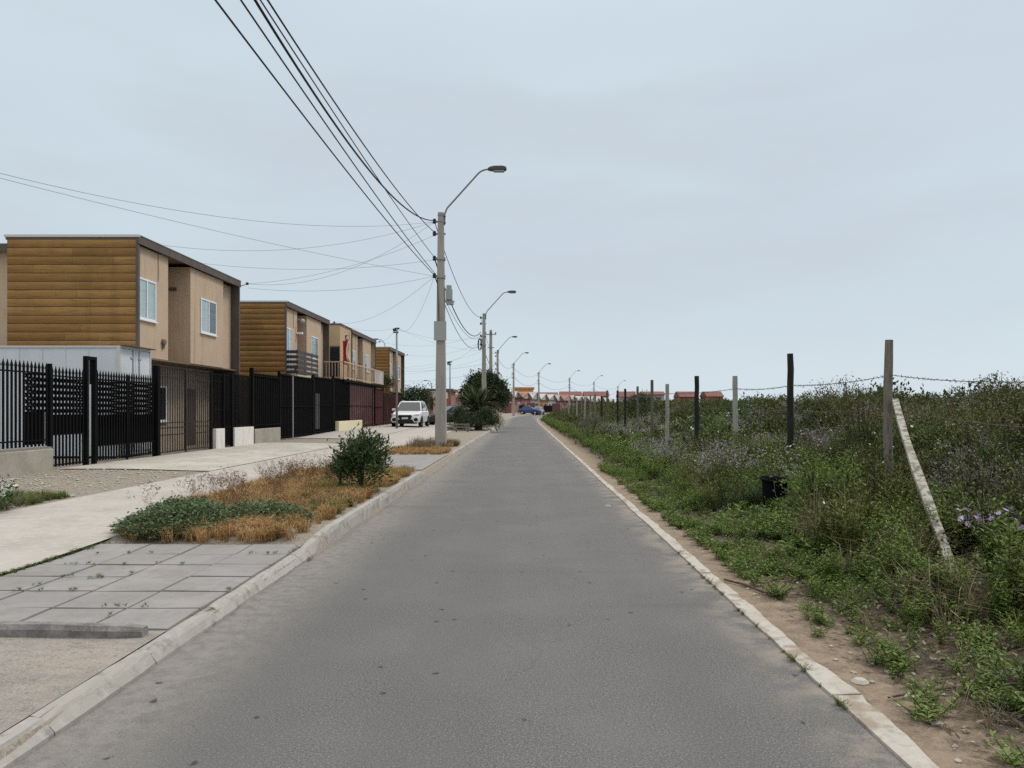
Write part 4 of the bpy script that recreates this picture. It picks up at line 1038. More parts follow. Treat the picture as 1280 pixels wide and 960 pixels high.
def rdir(rs, zmin=-.2, zmax=1):
    a = rs.uniform(0, 2*PI); z = rs.uniform(zmin, zmax); k = math.sqrt(max(0, 1-z*z)); return np.array((k*math.cos(a), k*math.sin(a), z))

def herb(rs, stems=8, H_=.45, leaf=.045, per=15, spread=.45, width=.3, up=.35, stemw=.005):
    b = LB()
    for k in range(stems):
        a = rs.uniform(0, 2*PI); h = H_*rs.uniform(.6, 1.05); sp = spread*rs.uniform(.3, 1)
        base = np.array((rs.uniform(-.05, .05), rs.uniform(-.05, .05), 0.)); bend = np.array((math.cos(a), math.sin(a), 0))*sp*h
        pts = [base+np.array((0, 0, h*t))+bend*t**1.5 for t in np.linspace(0, 1, 5)]
        for p0, p1 in zip(pts, pts[1:]): b.stick(p0, p1, stemw, .12)
        for i in range(per):
            t = .18+.82*(i+rs.random())/per; j = min(3, int(t*4)); u = t*4-j; p = pts[j]*(1-u)+pts[j+1]*u
            w = i*2.4+rs.uniform(-.4, .4); d = np.array((math.cos(w), math.sin(w), up+.5*t*rs.uniform(.4, 1.4)))
            L = leaf*rs.uniform(.65, 1.2)*(1.1-.45*t)
            b.leaf(p, d, (0, 0, 1), L, L*width, rs.uniform(.1, .95), .15, rs.uniform(0, .3))
    return b.arr()
def shrubp(rs, n=420, R=(.42, .42, .38), leaf=.03, width=.45, holes=.35, twigs=26):
    b = LB(); tips = []
    for k in range(twigs):
        d = rdir(rs, .05, 1); e = np.array((d[0]*R[0], d[1]*R[1], d[2]*R[2]*1.7))*rs.uniform(.65, 1.1)
        m_ = e*.5+np.array((rs.uniform(-.05, .05), rs.uniform(-.05, .05), .03)); b.stick((0, 0, 0), m_, .009, .05); b.stick(m_, e, .006, .08); tips.append((m_, e))
    for i in range(n):
        m_, e = tips[rs.randrange(len(tips))]; t = rs.random()**.6; p = m_*(1-t)+e*t+np.array([rs.gauss(0, .035) for _ in range(3)])
        if p[2] < .02: p[2] = .02
        d = rdir(rs, -.3, 1)+(p/ (np.linalg.norm(p)+.01))*.7
        L = leaf*rs.uniform(.6, 1.25); b.leaf(p, d, rdir(rs, .2, 1), L, L*width, rs.uniform(.05, .95), .1, rs.uniform(0, .25))
    return b.arr()
def tuft(rs, n=34, H_=.35, w=.006, spread=.5, seg=2):
    b = LB()
    for k in range(n):
        a = rs.uniform(0, 2*PI); h = H_*rs.uniform(.5, 1.1); sp = spread*rs.random()
        p0 = np.array((rs.gauss(0, .03), rs.gauss(0, .03), 0)); dirv = np.array((math.cos(a), math.sin(a), 0.))
        p1 = p0+np.array((0, 0, h*.6))+dirv*sp*h*.35; p2 = p0+np.array((0, 0, h*(.95-.25*sp)))+dirv*sp*h
        r = rs.random(); sd = np.cross(dirv, (0, 0, 1))*w/2
        b.q.append((p0-sd, p0+sd, p1+sd*.8, p1-sd*.8)); b.r.append(r*.8); b.q.append((p1-sd*.8, p1+sd*.8, p2+sd*.15, p2-sd*.15)); b.r.append(r)
    return b.arr()
def drystalk(rs, n=13, H_=.55, heads=5, hs=.02):
    b = LB(); hq = LB()
    for k in range(n):
        a = rs.uniform(0, 2*PI); h = H_*rs.uniform(.55, 1.1); sp = rs.uniform(.1, .6); p0 = np.array((rs.gauss(0, .04), rs.gauss(0, .04), 0.)); dv = np.array((math.cos(a), math.sin(a), 0.))
        p1 = p0+np.array((0, 0, h*.55))+dv*sp*h*.35; p2 = p0+np.array((0, 0, h))+dv*sp*h
        b.stick(p0, p1, .005, rs.uniform(.3, .6)); b.stick(p1, p2, .004, rs.uniform(.4, .8))
        for i in range(heads):
            t = rs.uniform(.3, 1); q = p1*(1-t)+p2*t; e = q+rdir(rs, .2, 1)*rs.uniform(.03, .10); b.stick(q, e, .0025, rs.uniform(.4, .8))
            for _ in range(3): hq.leaf(e+np.array([rs.gauss(0, .008) for _ in range(3)]), rdir(rs, -.2, 1), rdir(rs, 0, 1), hs*rs.uniform(.6, 1.2), hs*.7, rs.random())
    return b.arr(), hq.arr()
def twig(rs, n=12, R=.4):
    b = LB()
    for k in range(n):
        p = np.array((rs.gauss(0, .12), rs.gauss(0, .12), rs.uniform(.0, .1))); d = rdir(rs, -.05, .8)
        for j in range(3):
            q = p+d*R*rs.uniform(.15, .4); b.stick(p, q, .0065-.0015*j, rs.uniform(.1, .9)); 
            if rs.random() < .7: b.stick(q, q+(d+rdir(rs, -.3, 1)*.9)*R*.2, .003, rs.uniform(.2, .9))
            p = q; d = d+rdir(rs, -.4, .7)*.5; d /= np.linalg.norm(d)
    return b.arr()
def flower(rs, n=6, r=.014, pet=7):
    b = LB()
    c0 = np.zeros(3); tl = rdir(rs, .5, 1); u = np.cross(tl, (1, .3, .1)); u /= np.linalg.norm(u); v = np.cross(tl, u)
    for k in range(pet):
        a = 2*PI*k/pet; b.leaf(c0, u*math.cos(a)+v*math.sin(a)+tl*.15, tl, r*2, r*1.1, rs.uniform(.5, 1), 0)
    return b.arr()

G = leafmat
LM = {
 'herb': G('herb_leaf', [(0, (.058, .085, .02)), (.35, (.112, .172, .034)), (.7, (.175, .258, .052)), (1, (.26, .325, .10))], .3),
 'olive': G('olive_leaf', [(0, (.03, .03, .012)), (.4, (.07, .082, .022)), (.75, (.125, .135, .038)), (1, (.19, .17, .06))], .2),
 'blue': G('bluegreen_leaf', [(0, (.028, .046, .018)), (.5, (.068, .125, .04)), (1, (.135, .195, .075))], .25),
 'yellow': G('yellowgreen_leaf', [(0, (.06, .07, .015)), (.5, (.14, .17, .034)), (1, (.25, .26, .08))], .3),
 'straw': G('straw', [(0, (.10, .075, .045)), (.5, (.21, .165, .10)), (1, (.34, .285, .19))], .15, .8),
 'greydry': G('grey_dry', [(0, (.10, .088, .078)), (.5, (.185, .165, .15)), (1, (.30, .275, .255))], .1, .8),
 'lilac': G('lilac_head', [(0, (.26, .22, .25)), (.6, (.44, .39, .44)), (1, (.62, .58, .62))], .2, .8),
 'brown': G('brown_litter', [(0, (.05, .035, .026)), (.5, (.12, .085, .06)), (1, (.27, .215, .16))], .0, .9),
 'orange': G('orange_dry_grass', [(0, (.17, .09, .038)), (.35, (.40, .232, .095)), (.7, (.55, .36, .165)), (1, (.66, .51, .28))], .3, .8),
 'russet': G('russet_stalk', [(0, (.07, .032, .02)), (.5, (.17, .085, .045)), (1, (.29, .165, .09))], .1, .8),
 'white': G('white_petal', [(0, (.6, .6, .6)), (1, (.8, .8, .78))], .25),
 'purple': G('purple_petal', [(0, (.40, .26, .54)), (1, (.66, .50, .80))], .3),
 'sprawl': G('sprawl_leaf', [(0, (.03, .043, .02)), (.4, (.082, .125, .055)), (.8, (.14, .20, .098)), (1, (.21, .26, .15))], .25),
 'darktree': G('dark_tree_leaf', [(0, (.015, .024, .010)), (.5, (.036, .060, .022)), (1, (.075, .105, .038))], .2),
 'palm': G('palm_leaf', [(0, (.025, .033, .014)), (.5, (.06, .08, .03)), (1, (.16, .18, .075))], .2),
 'oleander': G('oleander_leaf', [(0, (.025, .042, .018)), (.5, (.05, .082, .028)), (.85, (.085, .13, .04)), (1, (.15, .19, .06))], .25),
}
rs = random.Random(11)
PR = {
 'herb': [herb(random.Random(i), 9, .44, .075, 17, .55, .36, .2) for i in range(6)],
 'herblow': [herb(random.Random(20+i), 9, .17, .055, 9, 1.1, .42, .15) for i in range(5)],
 'tallherb': [herb(random.Random(30+i), 8, .55, .075, 20, .35, .28, .3) for i in range(5)],
 'feather': [herb(random.Random(40+i), 13, .40, .055, 26, .6, .16, .6) for i in range(4)],
 'olive': [shrubp(random.Random(50+i), 480, (.42, .42, .34), .042, .5) for i in range(6)],
 'blue': [shrubp(random.Random(60+i), 430, (.36, .36, .30), .05, .4) for i in range(4)],
 'grass': [tuft(random.Random(70+i), 40, .26, .009, 1.1) for i in range(5)],
 'straw': [tuft(random.Random(80+i), 30, .34, .006, 1.3) for i in range(5)],
 'twig': [twig(random.Random(90+i), 14, .42) for i in range(5)],
 'dry': [drystalk(random.Random(100+i)) for i in range(6)],
 'flower': [flower(random.Random(110+i)) for i in range(5)],
 'farbush': [shrubp(random.Random(120+i), 150, (.46, .46, .34), .095, .55, twigs=14) for i in range(6)],
 'farherb': [herb(random.Random(130+i), 7, .48, .125, 8, .55, .42, .2, stemw=.008) for i in range(5)],
}
BUCK = {}
def put(matname, proto_key, P, S, tilt=.12, which=0, rj=.12):
    protos = PR[proto_key]; n = len(P)
    if n == 0: return
    P = np.asarray(P, float); S = np.asarray(S, float); idx = RNG.integers(0, len(protos), n)
    for k, pr in enumerate(protos):
        s_ = idx == k
        if not s_.any(): continue
        if isinstance(pr[0], tuple): pr = pr[which]
        m_ = s_.sum(); Q, R = inst(pr, P[s_], S[s_], RNG.random(m_)*2*PI, (RNG.random((m_, 2))-.5)*2*tilt, rj)
        BUCK.setdefault(matname, []).append((Q, R))
def pts_right(n, d0, d1, y0, y1, dens=None, sink=.02):
    d = d0+(d1-d0)*RNG.random(n); Y = y0+(y1-y0)*RNG.random(n); X = 1.76+d+shift(Y)
    # keep what the picture (and a step aside) can see
    px = VX+F*X/np.maximum(Y, .5); ok = (px < 1950) & (Y > 2)
    if dens is not None: ok &= RNG.random(n) < dens(d, Y, X)
    for kx, ky, kr in KEEP: ok &= (X-kx)**2+(Y-ky)**2 > kr*kr
    d, Y, X = d[ok], Y[ok], X[ok]
    return np.stack([X, Y, zR(X, Y)-sink], -1), d
def patch(X, Y, f, s, lo, hi): return ss(vnoise(X*f, Y*f*.8, s), lo, hi)
U = lambda n, a, b: a+(b-a)*RNG.random(n)
def clear(P, S=None):
    """keep plants off the spots where other things stand"""
    return P
XT_ = PX(969, 10.6); YD_ = 6.9; XD_ = PX(1228, YD_)
KEEP = [(3.40, 10.3, .55), (3.25, 9.8, .42), (3.08, 9.3, .38), (2.9, 8.8, .25), (XD_, YD_-.45, .36), (XD_, YD_, .22), (XD_-.05, YD_-.9, .25), (3.86, 6.9, .2), (3.66, 6.6, .22), (3.5, 6.25, .2), (3.38, 5.9, .22), (3.25, 5.5, .18), (XD_+.2, YD_-.5, .3), (XD_+.1, YD_-1.0, .25)]
# --- near slope (Y 2..16)
P, d = pts_right(2300, .4, 3.0, 3, 17, lambda d, Y, X: ss(d, .4+.25*(Y < 4.5), 1.15)*(.12+.88*patch(X, Y, 1.3, 41, .36, .56)))
put('herb', 'herb', P, (.55+.75*RNG.random(len(P))**2)*(.6+.4*ss(d, .8, 1.8)))
P, d = pts_right(620, .9, 3.4, 3.5, 17, lambda d, Y, X: patch(X, Y, .8, 42, .45, .62))
put('yellow', 'tallherb', P, .5+.75*RNG.random(len(P))**2)
P, d = pts_right(2000, .16, 1.7, 2.8, 20, lambda d, Y, X: .2+.8*patch(X, Y, 1.6, 43, .45, .6))
put('herb', 'herblow', P, U(len(P), .5, 1.1))
P, d = pts_right(380, 1.0, 4.2, 3, 14, lambda d, Y, X: patch(X, Y, .7, 44, .48, .62))
put('blue', 'feather', P, U(len(P), .7, 1.2))
P, d = pts_right(620, 1.4, 9, 4, 17, lambda d, Y, X: .25+.75*patch(X, Y, .8, 45, .4, .6))
put('olive', 'olive', P, (.5+.8*RNG.random(len(P))**1.6)*(1-.35*ss(d, 5.5, 7.5)))
P, d = pts_right(330, 1.6, 7, 4, 17, lambda d, Y, X: patch(X, Y, .9, 46, .4, .62))
put('blue', 'blue', P, U(len(P), .55, 1.1))
P, d = pts_right(380, 2.2, 9, 4, 17, lambda d, Y, X: .06+.94*patch(X, Y, .6, 47, .44, .6))
put('greydry', 'dry', P, U(len(P), .6, 1.05), which=0); 
RNG2 = RNG; st_ = RNG.bit_generator.state
put('lilac', 'dry', P, U(len(P), .6, 1.05), which=1)
P, d = pts_right(650, 1.1, 8, 3.5, 16, lambda d, Y, X: .3+.7*patch(X, Y, .9, 48, .45, .6))
put('greydry', 'twig', P, U(len(P), .5, 1.1))
P, d = pts_right(950, 1.0, 9, 3, 17, lambda d, Y, X: .12+.88*patch(X, Y, 1.2, 49, .5, .66))
put('straw', 'straw', P, U(len(P), .6, 1.5))
P, d = pts_right(260, .45, 2.6, 3, 14, lambda d, Y, X: patch(X, Y, 1.3, 88, .42, .6))
put('greydry', 'twig', P, U(len(P), .3, .8)); 
P, d = pts_right(420, .35, 2.4, 3, 14, lambda d, Y, X: patch(X, Y, 1.5, 89, .45, .6))
put('straw', 'straw', P, U(len(P), .2, .6), tilt=.9)
P, d = pts_right(420, 1.2, 9, 3, 17, lambda d, Y, X: patch(X, Y, 1.1, 50, .45, .62))
put('yellow', 'grass', P, U(len(P), .4, .9))
P, d = pts_right(110, 2.6, 7.5, 5, 24, lambda d, Y, X: patch(X, Y, .7, 91, .42, .6)); put('olive', 'olive', P, U(len(P), .9, 1.45), tilt=.2)
PR['sprig'] = [herb(random.Random(180+i), 4, .8, .06, 16, .35, .4, .3, .008) for i in range(5)]
P, d = pts_right(200, 2.4, 8.5, 6, 26, lambda d, Y, X: patch(X, Y, .9, 92, .38, .6)); put('olive', 'sprig', P, U(len(P), .55, .95), tilt=.25)
P, d = pts_right(150, 1.8, 5, 5, 13, lambda d, Y, X: patch(X, Y, .9, 93, .4, .6)); put('herb', 'sprig', P, U(len(P), .6, 1.1), tilt=.25)
P, d = pts_right(75, 1.3, 4.2, 10, 24, lambda d, Y, X: patch(X, Y, .9, 94, .42, .6)); put('greydry', 'dry', P, U(len(P), .9, 1.3), which=0); put('lilac', 'dry', P, U(len(P), .9, 1.35), which=1)
PR["broad"] = [herb(random.Random(160+i), 5, .26, .13, 6, .8, .42, .25) for i in range(4)]
PR['tallgrass'] = [tuft(random.Random(170+i), 30, .75, .006, .55) for i in range(4)]
P, d = pts_right(260, .6, 3.2, 3, 15, lambda d, Y, X: patch(X, Y, 1.0, 62, .42, .6)); put('herb', 'broad', P, U(len(P), .5, 1.1))
P, d = pts_right(260, 1.3, 6, 5, 16, lambda d, Y, X: patch(X, Y, .7, 63, .42, .6)); put('straw', 'tallgrass', P, U(len(P), .5, 1.1))
P, d = pts_right(320, 1.2, 5, 5, 14, lambda d, Y, X: patch(X, Y, .8, 64, .42, .6)); put('yellow', 'tallherb', P, U(len(P), .8, 1.45), tilt=.3)
P, d = pts_right(200, 1.6, 6, 5, 16, lambda d, Y, X: patch(X, Y, .8, 65, .42, .6)); put('greydry', 'twig', P, U(len(P), 1.0, 1.8))
P, d = pts_right(1500, 8.5, 30, 8, 70, lambda d, Y, X: .3+.7*patch(X, Y, .3, 96, .4, .6)); put('olive', 'farbush', P, U(len(P), .8, 1.5))
_t = RNG.random(70); _x = 2.85+.45*_t+RNG.normal(0, .14, 70); _y = 8.6+1.3*_t+RNG.normal(0, .14, 70)
put('herb', 'herblow', np.stack([_x, _y, zR(_x, _y)-.02], -1), U(70, .8, 1.5))
_x = XT_+RNG.normal(0, .22, 26); _y = 10.33+RNG.normal(0, .05, 26)
put('herb', 'herb', np.stack([_x, _y, zR(_x, _y)-.02], -1), U(26, .35, .6))
# --- middle slope
P, d = pts_right(1700, .45, 3.4, 16, 45, lambda d, Y, X: ss(d, .4, 1.0)*(.4+.6*patch(X, Y, .8, 51, .35, .55)))
put('herb', 'farherb', P, U(len(P), .6, 1.05)*(.6+.4*ss(d, .5, 1.4)))
P, d = pts_right(700, .8, 4, 16, 45, lambda d, Y, X: patch(X, Y, .5, 52, .48, .64))
put('yellow', 'farherb', P, U(len(P), .6, 1.0))
P, d = pts_right(1500, 1.6, 11, 15, 50, lambda d, Y, X: .3+.7*patch(X, Y, .5, 53, .4, .6))
put('olive', 'farbush', P, U(len(P), .6, 1.15)*(1-.3*ss(d, 5.5, 8)))
P, d = pts_right(500, 1.6, 8, 15, 45, lambda d, Y, X: patch(X, Y, .5, 54, .45, .6))
put('blue', 'farbush', P, U(len(P), .6, 1.1))
P, d = pts_right(420, 1.8, 6.5, 14, 42, lambda d, Y, X: patch(X, Y, .45, 55, .42, .6))
put('greydry', 'dry', P, U(len(P), .7, 1.2), which=0); put('lilac', 'dry', P, U(len(P), .7, 1.2), which=1)
P, d = pts_right(500, .8, 9, 16, 45, lambda d, Y, X: patch(X, Y, .6, 56, .5, .66))
put('straw', 'straw', P, U(len(P), .7, 1.3))
# --- far slope
P, d = pts_right(2400, .3, 4, 45, 150, lambda d, Y, X: ss(d, .3, .9)*(.5+.5*patch(X, Y, .3, 57, .35, .6)))
put('herb', 'farherb', P, U(len(P), .8, 1.35))
P, d = pts_right(2600, 1.5, 16, 45, 150, lambda d, Y, X: .35+.65*patch(X, Y, .25, 58, .35, .6))
put('olive', 'farbush', P, U(len(P), .9, 1.7))
P, d = pts_right(800, 1, 9, 45, 130, lambda d, Y, X: patch(X, Y, .25, 59, .45, .6))
put('greydry', 'farbush', P, U(len(P), .6, 1.1))
P, d = pts_right(500, 1, 9, 45, 130, lambda d, Y, X: patch(X, Y, .25, 60, .5, .62))
put('yellow', 'farbush', P, U(len(P), .6, 1.2))
RIGHTVEG = [('herb', 'green_weeds'), ('yellow', 'yellowish_weeds'), ('blue', 'bluish_weeds'), ('olive', 'olive_scrub'), ('greydry', 'dry_stalks'), ('lilac', 'dry_flower_heads'), ('straw', 'dry_grass')]
for mk, nm in RIGHTVEG:
    L_ = BUCK.pop(mk); Q = np.concatenate([a for a, b in L_]); R = np.concatenate([b for a, b in L_])
    tag(quads_obj(nm, Q, R, LM[mk]), kind='stuff'); print(nm, len(Q))
# white blossoms and litter on the verge
P, d = pts_right(520, 1.4, 5, 7, 30, lambda d, Y, X: patch(X, Y, .6, 61, .45, .62))
P[:, 2] += .30+.25*RNG.random(len(P)); put('white', 'flower', P, U(len(P), .35, .8)*(1+.035*P[:, 1]), 0)
Q = np.concatenate([a for a, b in BUCK['white']]); R = np.concatenate([b for a, b in BUCK.pop('white')]); tag(quads_obj('white_blossom', Q, R, LM['white']), kind='stuff')
def litter(n, xf, name, mk, size):
    b = LB(); r = random.Random(5)
    for k in range(n):
        X, Y = xf(r); z = float(zG(X, Y))+.012+r.random()*.012; a = r.uniform(0, 2*PI); L = size*r.uniform(.4, 1.6)
        b.leaf((X, Y, z), (math.cos(a), math.sin(a), r.uniform(-.1, .35)), (r.uniform(-.5, .5), r.uniform(-.5, .5), 1), L, L*r.uniform(.12, .6), r.random())
    Q, R = b.arr(); return tag(quads_obj(name, Q, R, LM[mk]), kind='stuff')
def xf_r(r):
    Y = 2.6+14*r.random()**1.4; d = .14+2.2*r.random()**.65; return 1.76+d, Y
litter(17000, xf_r, 'leaf_litter', 'brown', .045)
def xf_g(r): return -2.4-r.random()*.0+r.uniform(-4.5, 0), r.uniform(8, 17)
# pebbles on the verge and in the gravel patch
def pebbles(n, xf, name, smin, smax, seed):
    r = random.Random(seed); mb = MB(); ic = [(0, 0, 1), (.9, 0, .25), (.28, .85, .25), (-.72, .53, .25), (-.72, -.53, .25), (.28, -.85, .25), (.6, .5, -.5), (-.6, .5, -.5), (-.5, -.6, -.5), (.6, -.5, -.5)]
    fs = [(0, 1, 2), (0, 2, 3), (0, 3, 4), (0, 4, 5), (0, 5, 1), (1, 6, 2), (2, 7, 3), (3, 8, 4), (4, 8, 5), (5, 9, 1), (1, 9, 6), (2, 6, 7), (3, 7, 8), (5, 8, 9)]
    for k in range(n):
        X, Y = xf(r); s = r.uniform(smin, smax)*(1 if r.random() < .9 else 1.7); a = r.uniform(0, 6.3); c, d = math.cos(a)*s, math.sin(a)*s; z = float(zG(X, Y))+s*.25
        sy = r.uniform(.6, 1); h = r.uniform(.4, .8)*s
        mb.add([(X+x*c-y*sy*d, Y+x*d+y*sy*c, z+w*h) for x, y, w in ic], fs)
    return tag(mb.build(name, MAT['stone']), kind='stuff')
pebbles(420, lambda r: (1.85+r.random()**1.6*1.5, 2.6+12*r.random()**1.3), 'verge_pebbles', .005, .022, 3)
pebbles(1500, lambda r: (-7-3*r.random(), 9.5+7.2*r.random()), 'gravel', .01, .03, 4)

# --- left verge: orange dry grass, sprawling green weed, russet stalks
def pts_left(n, x0, x1, y0, y1, dens=None, sink=.02):
    X = U(n, x0, x1); Y = U(n, y0, y1); ok = np.ones(n, bool)
    if dens is not None: ok = RNG.random(n) < dens(X, Y)
    X, Y = X[ok], Y[ok]; return np.stack([X, Y, zL(X, Y)-sink], -1)
PR['ograss'] = [tuft(random.Random(140+i), 46, .22, .007, 1.35) for i in range(6)]
PR['russet'] = [drystalk(random.Random(150+i), 9, .42, 7, .018) for i in range(5)]
def oden(X, Y): return ss(X+.0*Y, -4.45-.45*ss(Y, 9.3, 10.2), -4.2-.3*ss(Y, 9.3, 10.2))*ss(-X, 2.36, 2.45)*ss(Y, 8.0, 8.4)*(1-ss(Y, 16, 17))*(.18+.82*patch(X, Y, 1.6, 71, .3, .55))
P = pts_left(5200, -4.9, -2.34, 8.0, 17.0, oden); put('orange', 'ograss', P, U(len(P), .45, 1.05))
P = pts_left(80, -4.9, -3.2, 9.6, 16.8, lambda X, Y: ss(-X-.12*(Y-8), 1.6, 3.0)*.8); put('russet', 'russet', P, U(len(P), .55, 1.05), which=0); put('russet', 'russet', P, U(len(P), .55, 1.05), which=1)
P = pts_left(260, -4.7, -2.5, 8.6, 17, None); put('straw', 'straw', P, U(len(P), .35, .8))
P = pts_left(420, -4.7, -2.4, 8.8, 17, lambda X, Y: patch(X, Y, 1.2, 95, .45, .6)); put('herb', 'herblow', P, U(len(P), .5, 1.1))
P = pts_left(420, -4.4, -2.4, 22.9, 28.5, lambda X, Y: patch(X, Y, .8, 72, .35, .6)); put('orange', 'ograss', P, U(len(P), .5, 1.1))
P = pts_left(60, -4.0, -3.2, 25.5, 28, None); put('straw', 'straw', P, U(len(P), .8, 1.5))
P = pts_left(170, -3.4, -2.5, 28, 30, None); put('straw', 'straw', P, U(len(P), .5, 1.0))
# tufts in the gravel bed by the path
P = pts_left(260, -8.6, -6.95, 9.2, 12.2, lambda X, Y: patch(X, Y, .8, 73, .35, .55)); put('straw', 'straw', P, U(len(P), .35, .8))
P = pts_left(150, -8.1, -7.0, 10.8, 12.0, None); put('herb', 'grass', P, U(len(P), .3, .65))
# weeds in the slab joints and at the kerb foot
J = []
for k in range(95):
    r_, c_ = rs.randrange(7), rs.randrange(5)
    if rs.random() < .65: X, Y = -4.40+rs.random()*2.0, 4.93+r_*.505
    else: X, Y = -2.283-c_*.527, 5+rs.random()*2.9
    if float(vnoise(X*2.5, Y*2.5, 77)) < .52: continue
    J.append((X, Y, .135))
for k in range(130): J.append((-4.41+rs.gauss(0, .02), 4.9+rs.random()*3.1, .13))
J.append((-3.55, 6.35, .13)); J.append((-3.5, 6.4, .13)); J.append((-3.6, 6.37, .13))
J = np.array(J); J[:, 2] -= .03; J = np.concatenate([J+np.c_[RNG.normal(0, .018, (len(J), 2)), np.zeros(len(J))] for _ in range(3)]); put('herb', 'herblow', J, U(len(J), .07, .17))
K = [(-2.12, 7.55, .0), (-2.12, 7.65, 0), (-2.14, 17.0, 0), (-2.13, 25.2, 0), (-2.1, 24.9, 0)]+[(KR+.0, 3.2+rs.random()*5, .0) for _ in range(26)]
put('yellow', 'herblow', K, U(len(K), .12, .3))
for mk, nm in (('orange', 'orange_grass'), ('russet', 'russet_stalks'), ('herb', 'joint_weeds'), ('straw', 'straw_grass'), ('yellow', 'kerb_weeds')):
    L_ = BUCK.pop(mk); Q = np.concatenate([a for a, b in L_]); R = np.concatenate([b for a, b in L_]); tag(quads_obj(nm, Q, R, LM[mk]), kind='stuff')

# --- single plants
def plant(name, label, cat, loc, quads, m, stem=None, group=None, part='foliage'):
    o = thing(name, label, cat, loc, 0, group)
    quads_obj(part, quads[0], quads[1], m, o)
    if stem is not None: stem.build('stem', MAT['bark'], o, local=True)
    return o
def bush_quads(seed, n_clump, R, leaf, width, zc, per=60, cl=.16, upb=.3):
    r = random.Random(seed); b = LB()
    for k in range(n_clump):
        d = rdir(r, -.5, 1); rad = r.uniform(.45, 1.0); c = np.array((d[0]*R[0]*rad, d[1]*R[1]*rad, zc+d[2]*R[2]*rad))
        for i in range(per):
            p = c+np.array([r.gauss(0, cl) for _ in range(3)])
            if p[2] < .03: continue
            dd = rdir(r, -.4, 1)+d*.6+np.array((0, 0, upb)); L = leaf*r.uniform(.6, 1.25)
            b.leaf(p, dd, rdir(r, .1, 1), L, L*width, r.random()**.9, .1, r.uniform(0, .3))
    return b.arr()
def stems(seed, n, R, h):
    r = random.Random(seed); mb = MB()
    for k in range(n):
        a = r.uniform(0, 6.3); mb.tube([(0, 0, -.03), (R*.3*math.cos(a), R*.3*math.sin(a), h*.45), (R*math.cos(a)*r.uniform(.4, .9), R*math.sin(a)*r.uniform(.4, .9), h*r.uniform(.75, 1))], [.018, .012, .006], 5)
    return mb
YB = 12.6; XB_ = PX(452, YB)
plant('leafy_shrub', 'dense glossy green shrub growing at kerb behind orange grass', 'shrub', (XB_, YB, .15), bush_quads(3, 66, (.40, .40, .46), .095, .3, .43, 50, .10), LM['oleander'], stems(3, 9, .35, .9))
plant('leafy_shrub', 'slim upright green shoot left of the dense kerb shrub', 'shrub', (PX(425, 12.9), 12.9, .15), bush_quads(4, 12, (.11, .11, .32), .075, .27, .36, 30, .05), LM['oleander'], stems(4, 3, .08, .65))
def sprawl(seed, n, ax, ay, h):
    r = random.Random(seed); b = LB()
    for k in range(n):
        a = r.uniform(0, 6.3); q = math.sqrt(r.random()); x, y = ax*q*math.cos(a), ay*q*math.sin(a); hh = h*(1-q*q)*(.75+.5*float(vnoise(x*4+9, y*4+9, 83)))+.05
        z = hh*r.uniform(.35, 1.0)
        for i in range(7):
            L = .038*r.uniform(.6, 1.3); p = np.array((x+r.gauss(0, .035), y+r.gauss(0, .035), z+r.gauss(0, .02))); p[2] = max(.01, p[2])
            b.leaf(p, rdir(r, -.1, .8), rdir(r, .4, 1), L, L*.6, r.random()**.8, .15, r.uniform(0, .2))
    return b.arr()
YS = 8.9
plant('sprawling_weed', 'low mound of blue-green sprawling weed beside the paving slabs', 'plant', (-3.92, YS-.05, .15), sprawl(5, 1900, .66, .80, .24), LM['sprawl'])
plant('sprawling_weed', 'smaller loose green sprawling weed mixed into the orange grass', 'plant', (-3.18, 9.25, .15), sprawl(6, 700, .62, .5, .19), LM['sprawl'])
fx_ = plant('flowering_plant', 'white flowering plant at left frame edge beside the path', 'plant', (-6.95, 10.0, .15), bush_quads(7, 22, (.22, .22, .18), .06, .4, .22, 34, .06), LM['blue'])
b = [flower(random.Random(k), r=.022) for k in range(70)]
Q = np.concatenate([q+np.array((random.gauss(.06, .10), random.gauss(-.02, .10), .30+random.uniform(-.10, .14)), np.float32) for q, r in b]); R = np.concatenate([r for q, r in b])
quads_obj('blossom', Q, R, LM['white'], fx_)
# purple daisies on the right
YD = 6.9; XD = PX(1228, YD); zD = float(zR(XD, YD))
dz = thing('flowering_plant', 'clump of purple daisies at right beside the leaning brace', 'flower', (XD, YD, zD))
Q, R = herb(random.Random(9), 16, .42, .06, 14, .5); quads_obj('foliage', Q, R, LM['blue'], dz)
r = random.Random(12); qs = []; rr = []
for k in range(52):
    q, rn = flower(random.Random(300+k), r=.019, pet=9); c = np.array((r.gauss(.04, .21), r.gauss(-.16, .12), PZ(644, YD)-zD+r.gauss(0, .055)), np.float32); qs.append(q+c); rr.append(rn)
quads_obj('blossom', np.concatenate(qs), np.concatenate(rr), LM['purple'], dz)
# distinct shrubs on the bank
def bank_shrub(px, Y, ytop, Rr, mk, lb, leaf=.045, seed=0, base=None):
    X = PX(px, Y); z = float(zR(X, Y)); h = max(.35, PZ(ytop, Y)-z)
    n = int(26+14*h)
    plant('bank_shrub', lb, 'shrub', (X, Y, z-.03), bush_quads(seed, n, (Rr, Rr, h*.45), leaf, .42, h*.5, 46, .10), LM[mk], stems(seed, 8, Rr*.8, h), 'shrubs on the sandy bank')
bank_shrub(1075, 12.6, 476, .55, 'olive', 'olive shrub on the bank just left of the bent grey post', seed=31)
bank_shrub(1045, 16.5, 474, .75, 'olive', 'tall dark shrub breaking skyline between bent post and black post', seed=32)
bank_shrub(1022, 9.8, 575, .42, 'herb', 'bright leafy bush right of the black tub', seed=33)
bank_shrub(1105, 9.0, 560, .40, 'olive', 'dark tangled bush at the foot of the bent post', seed=34)
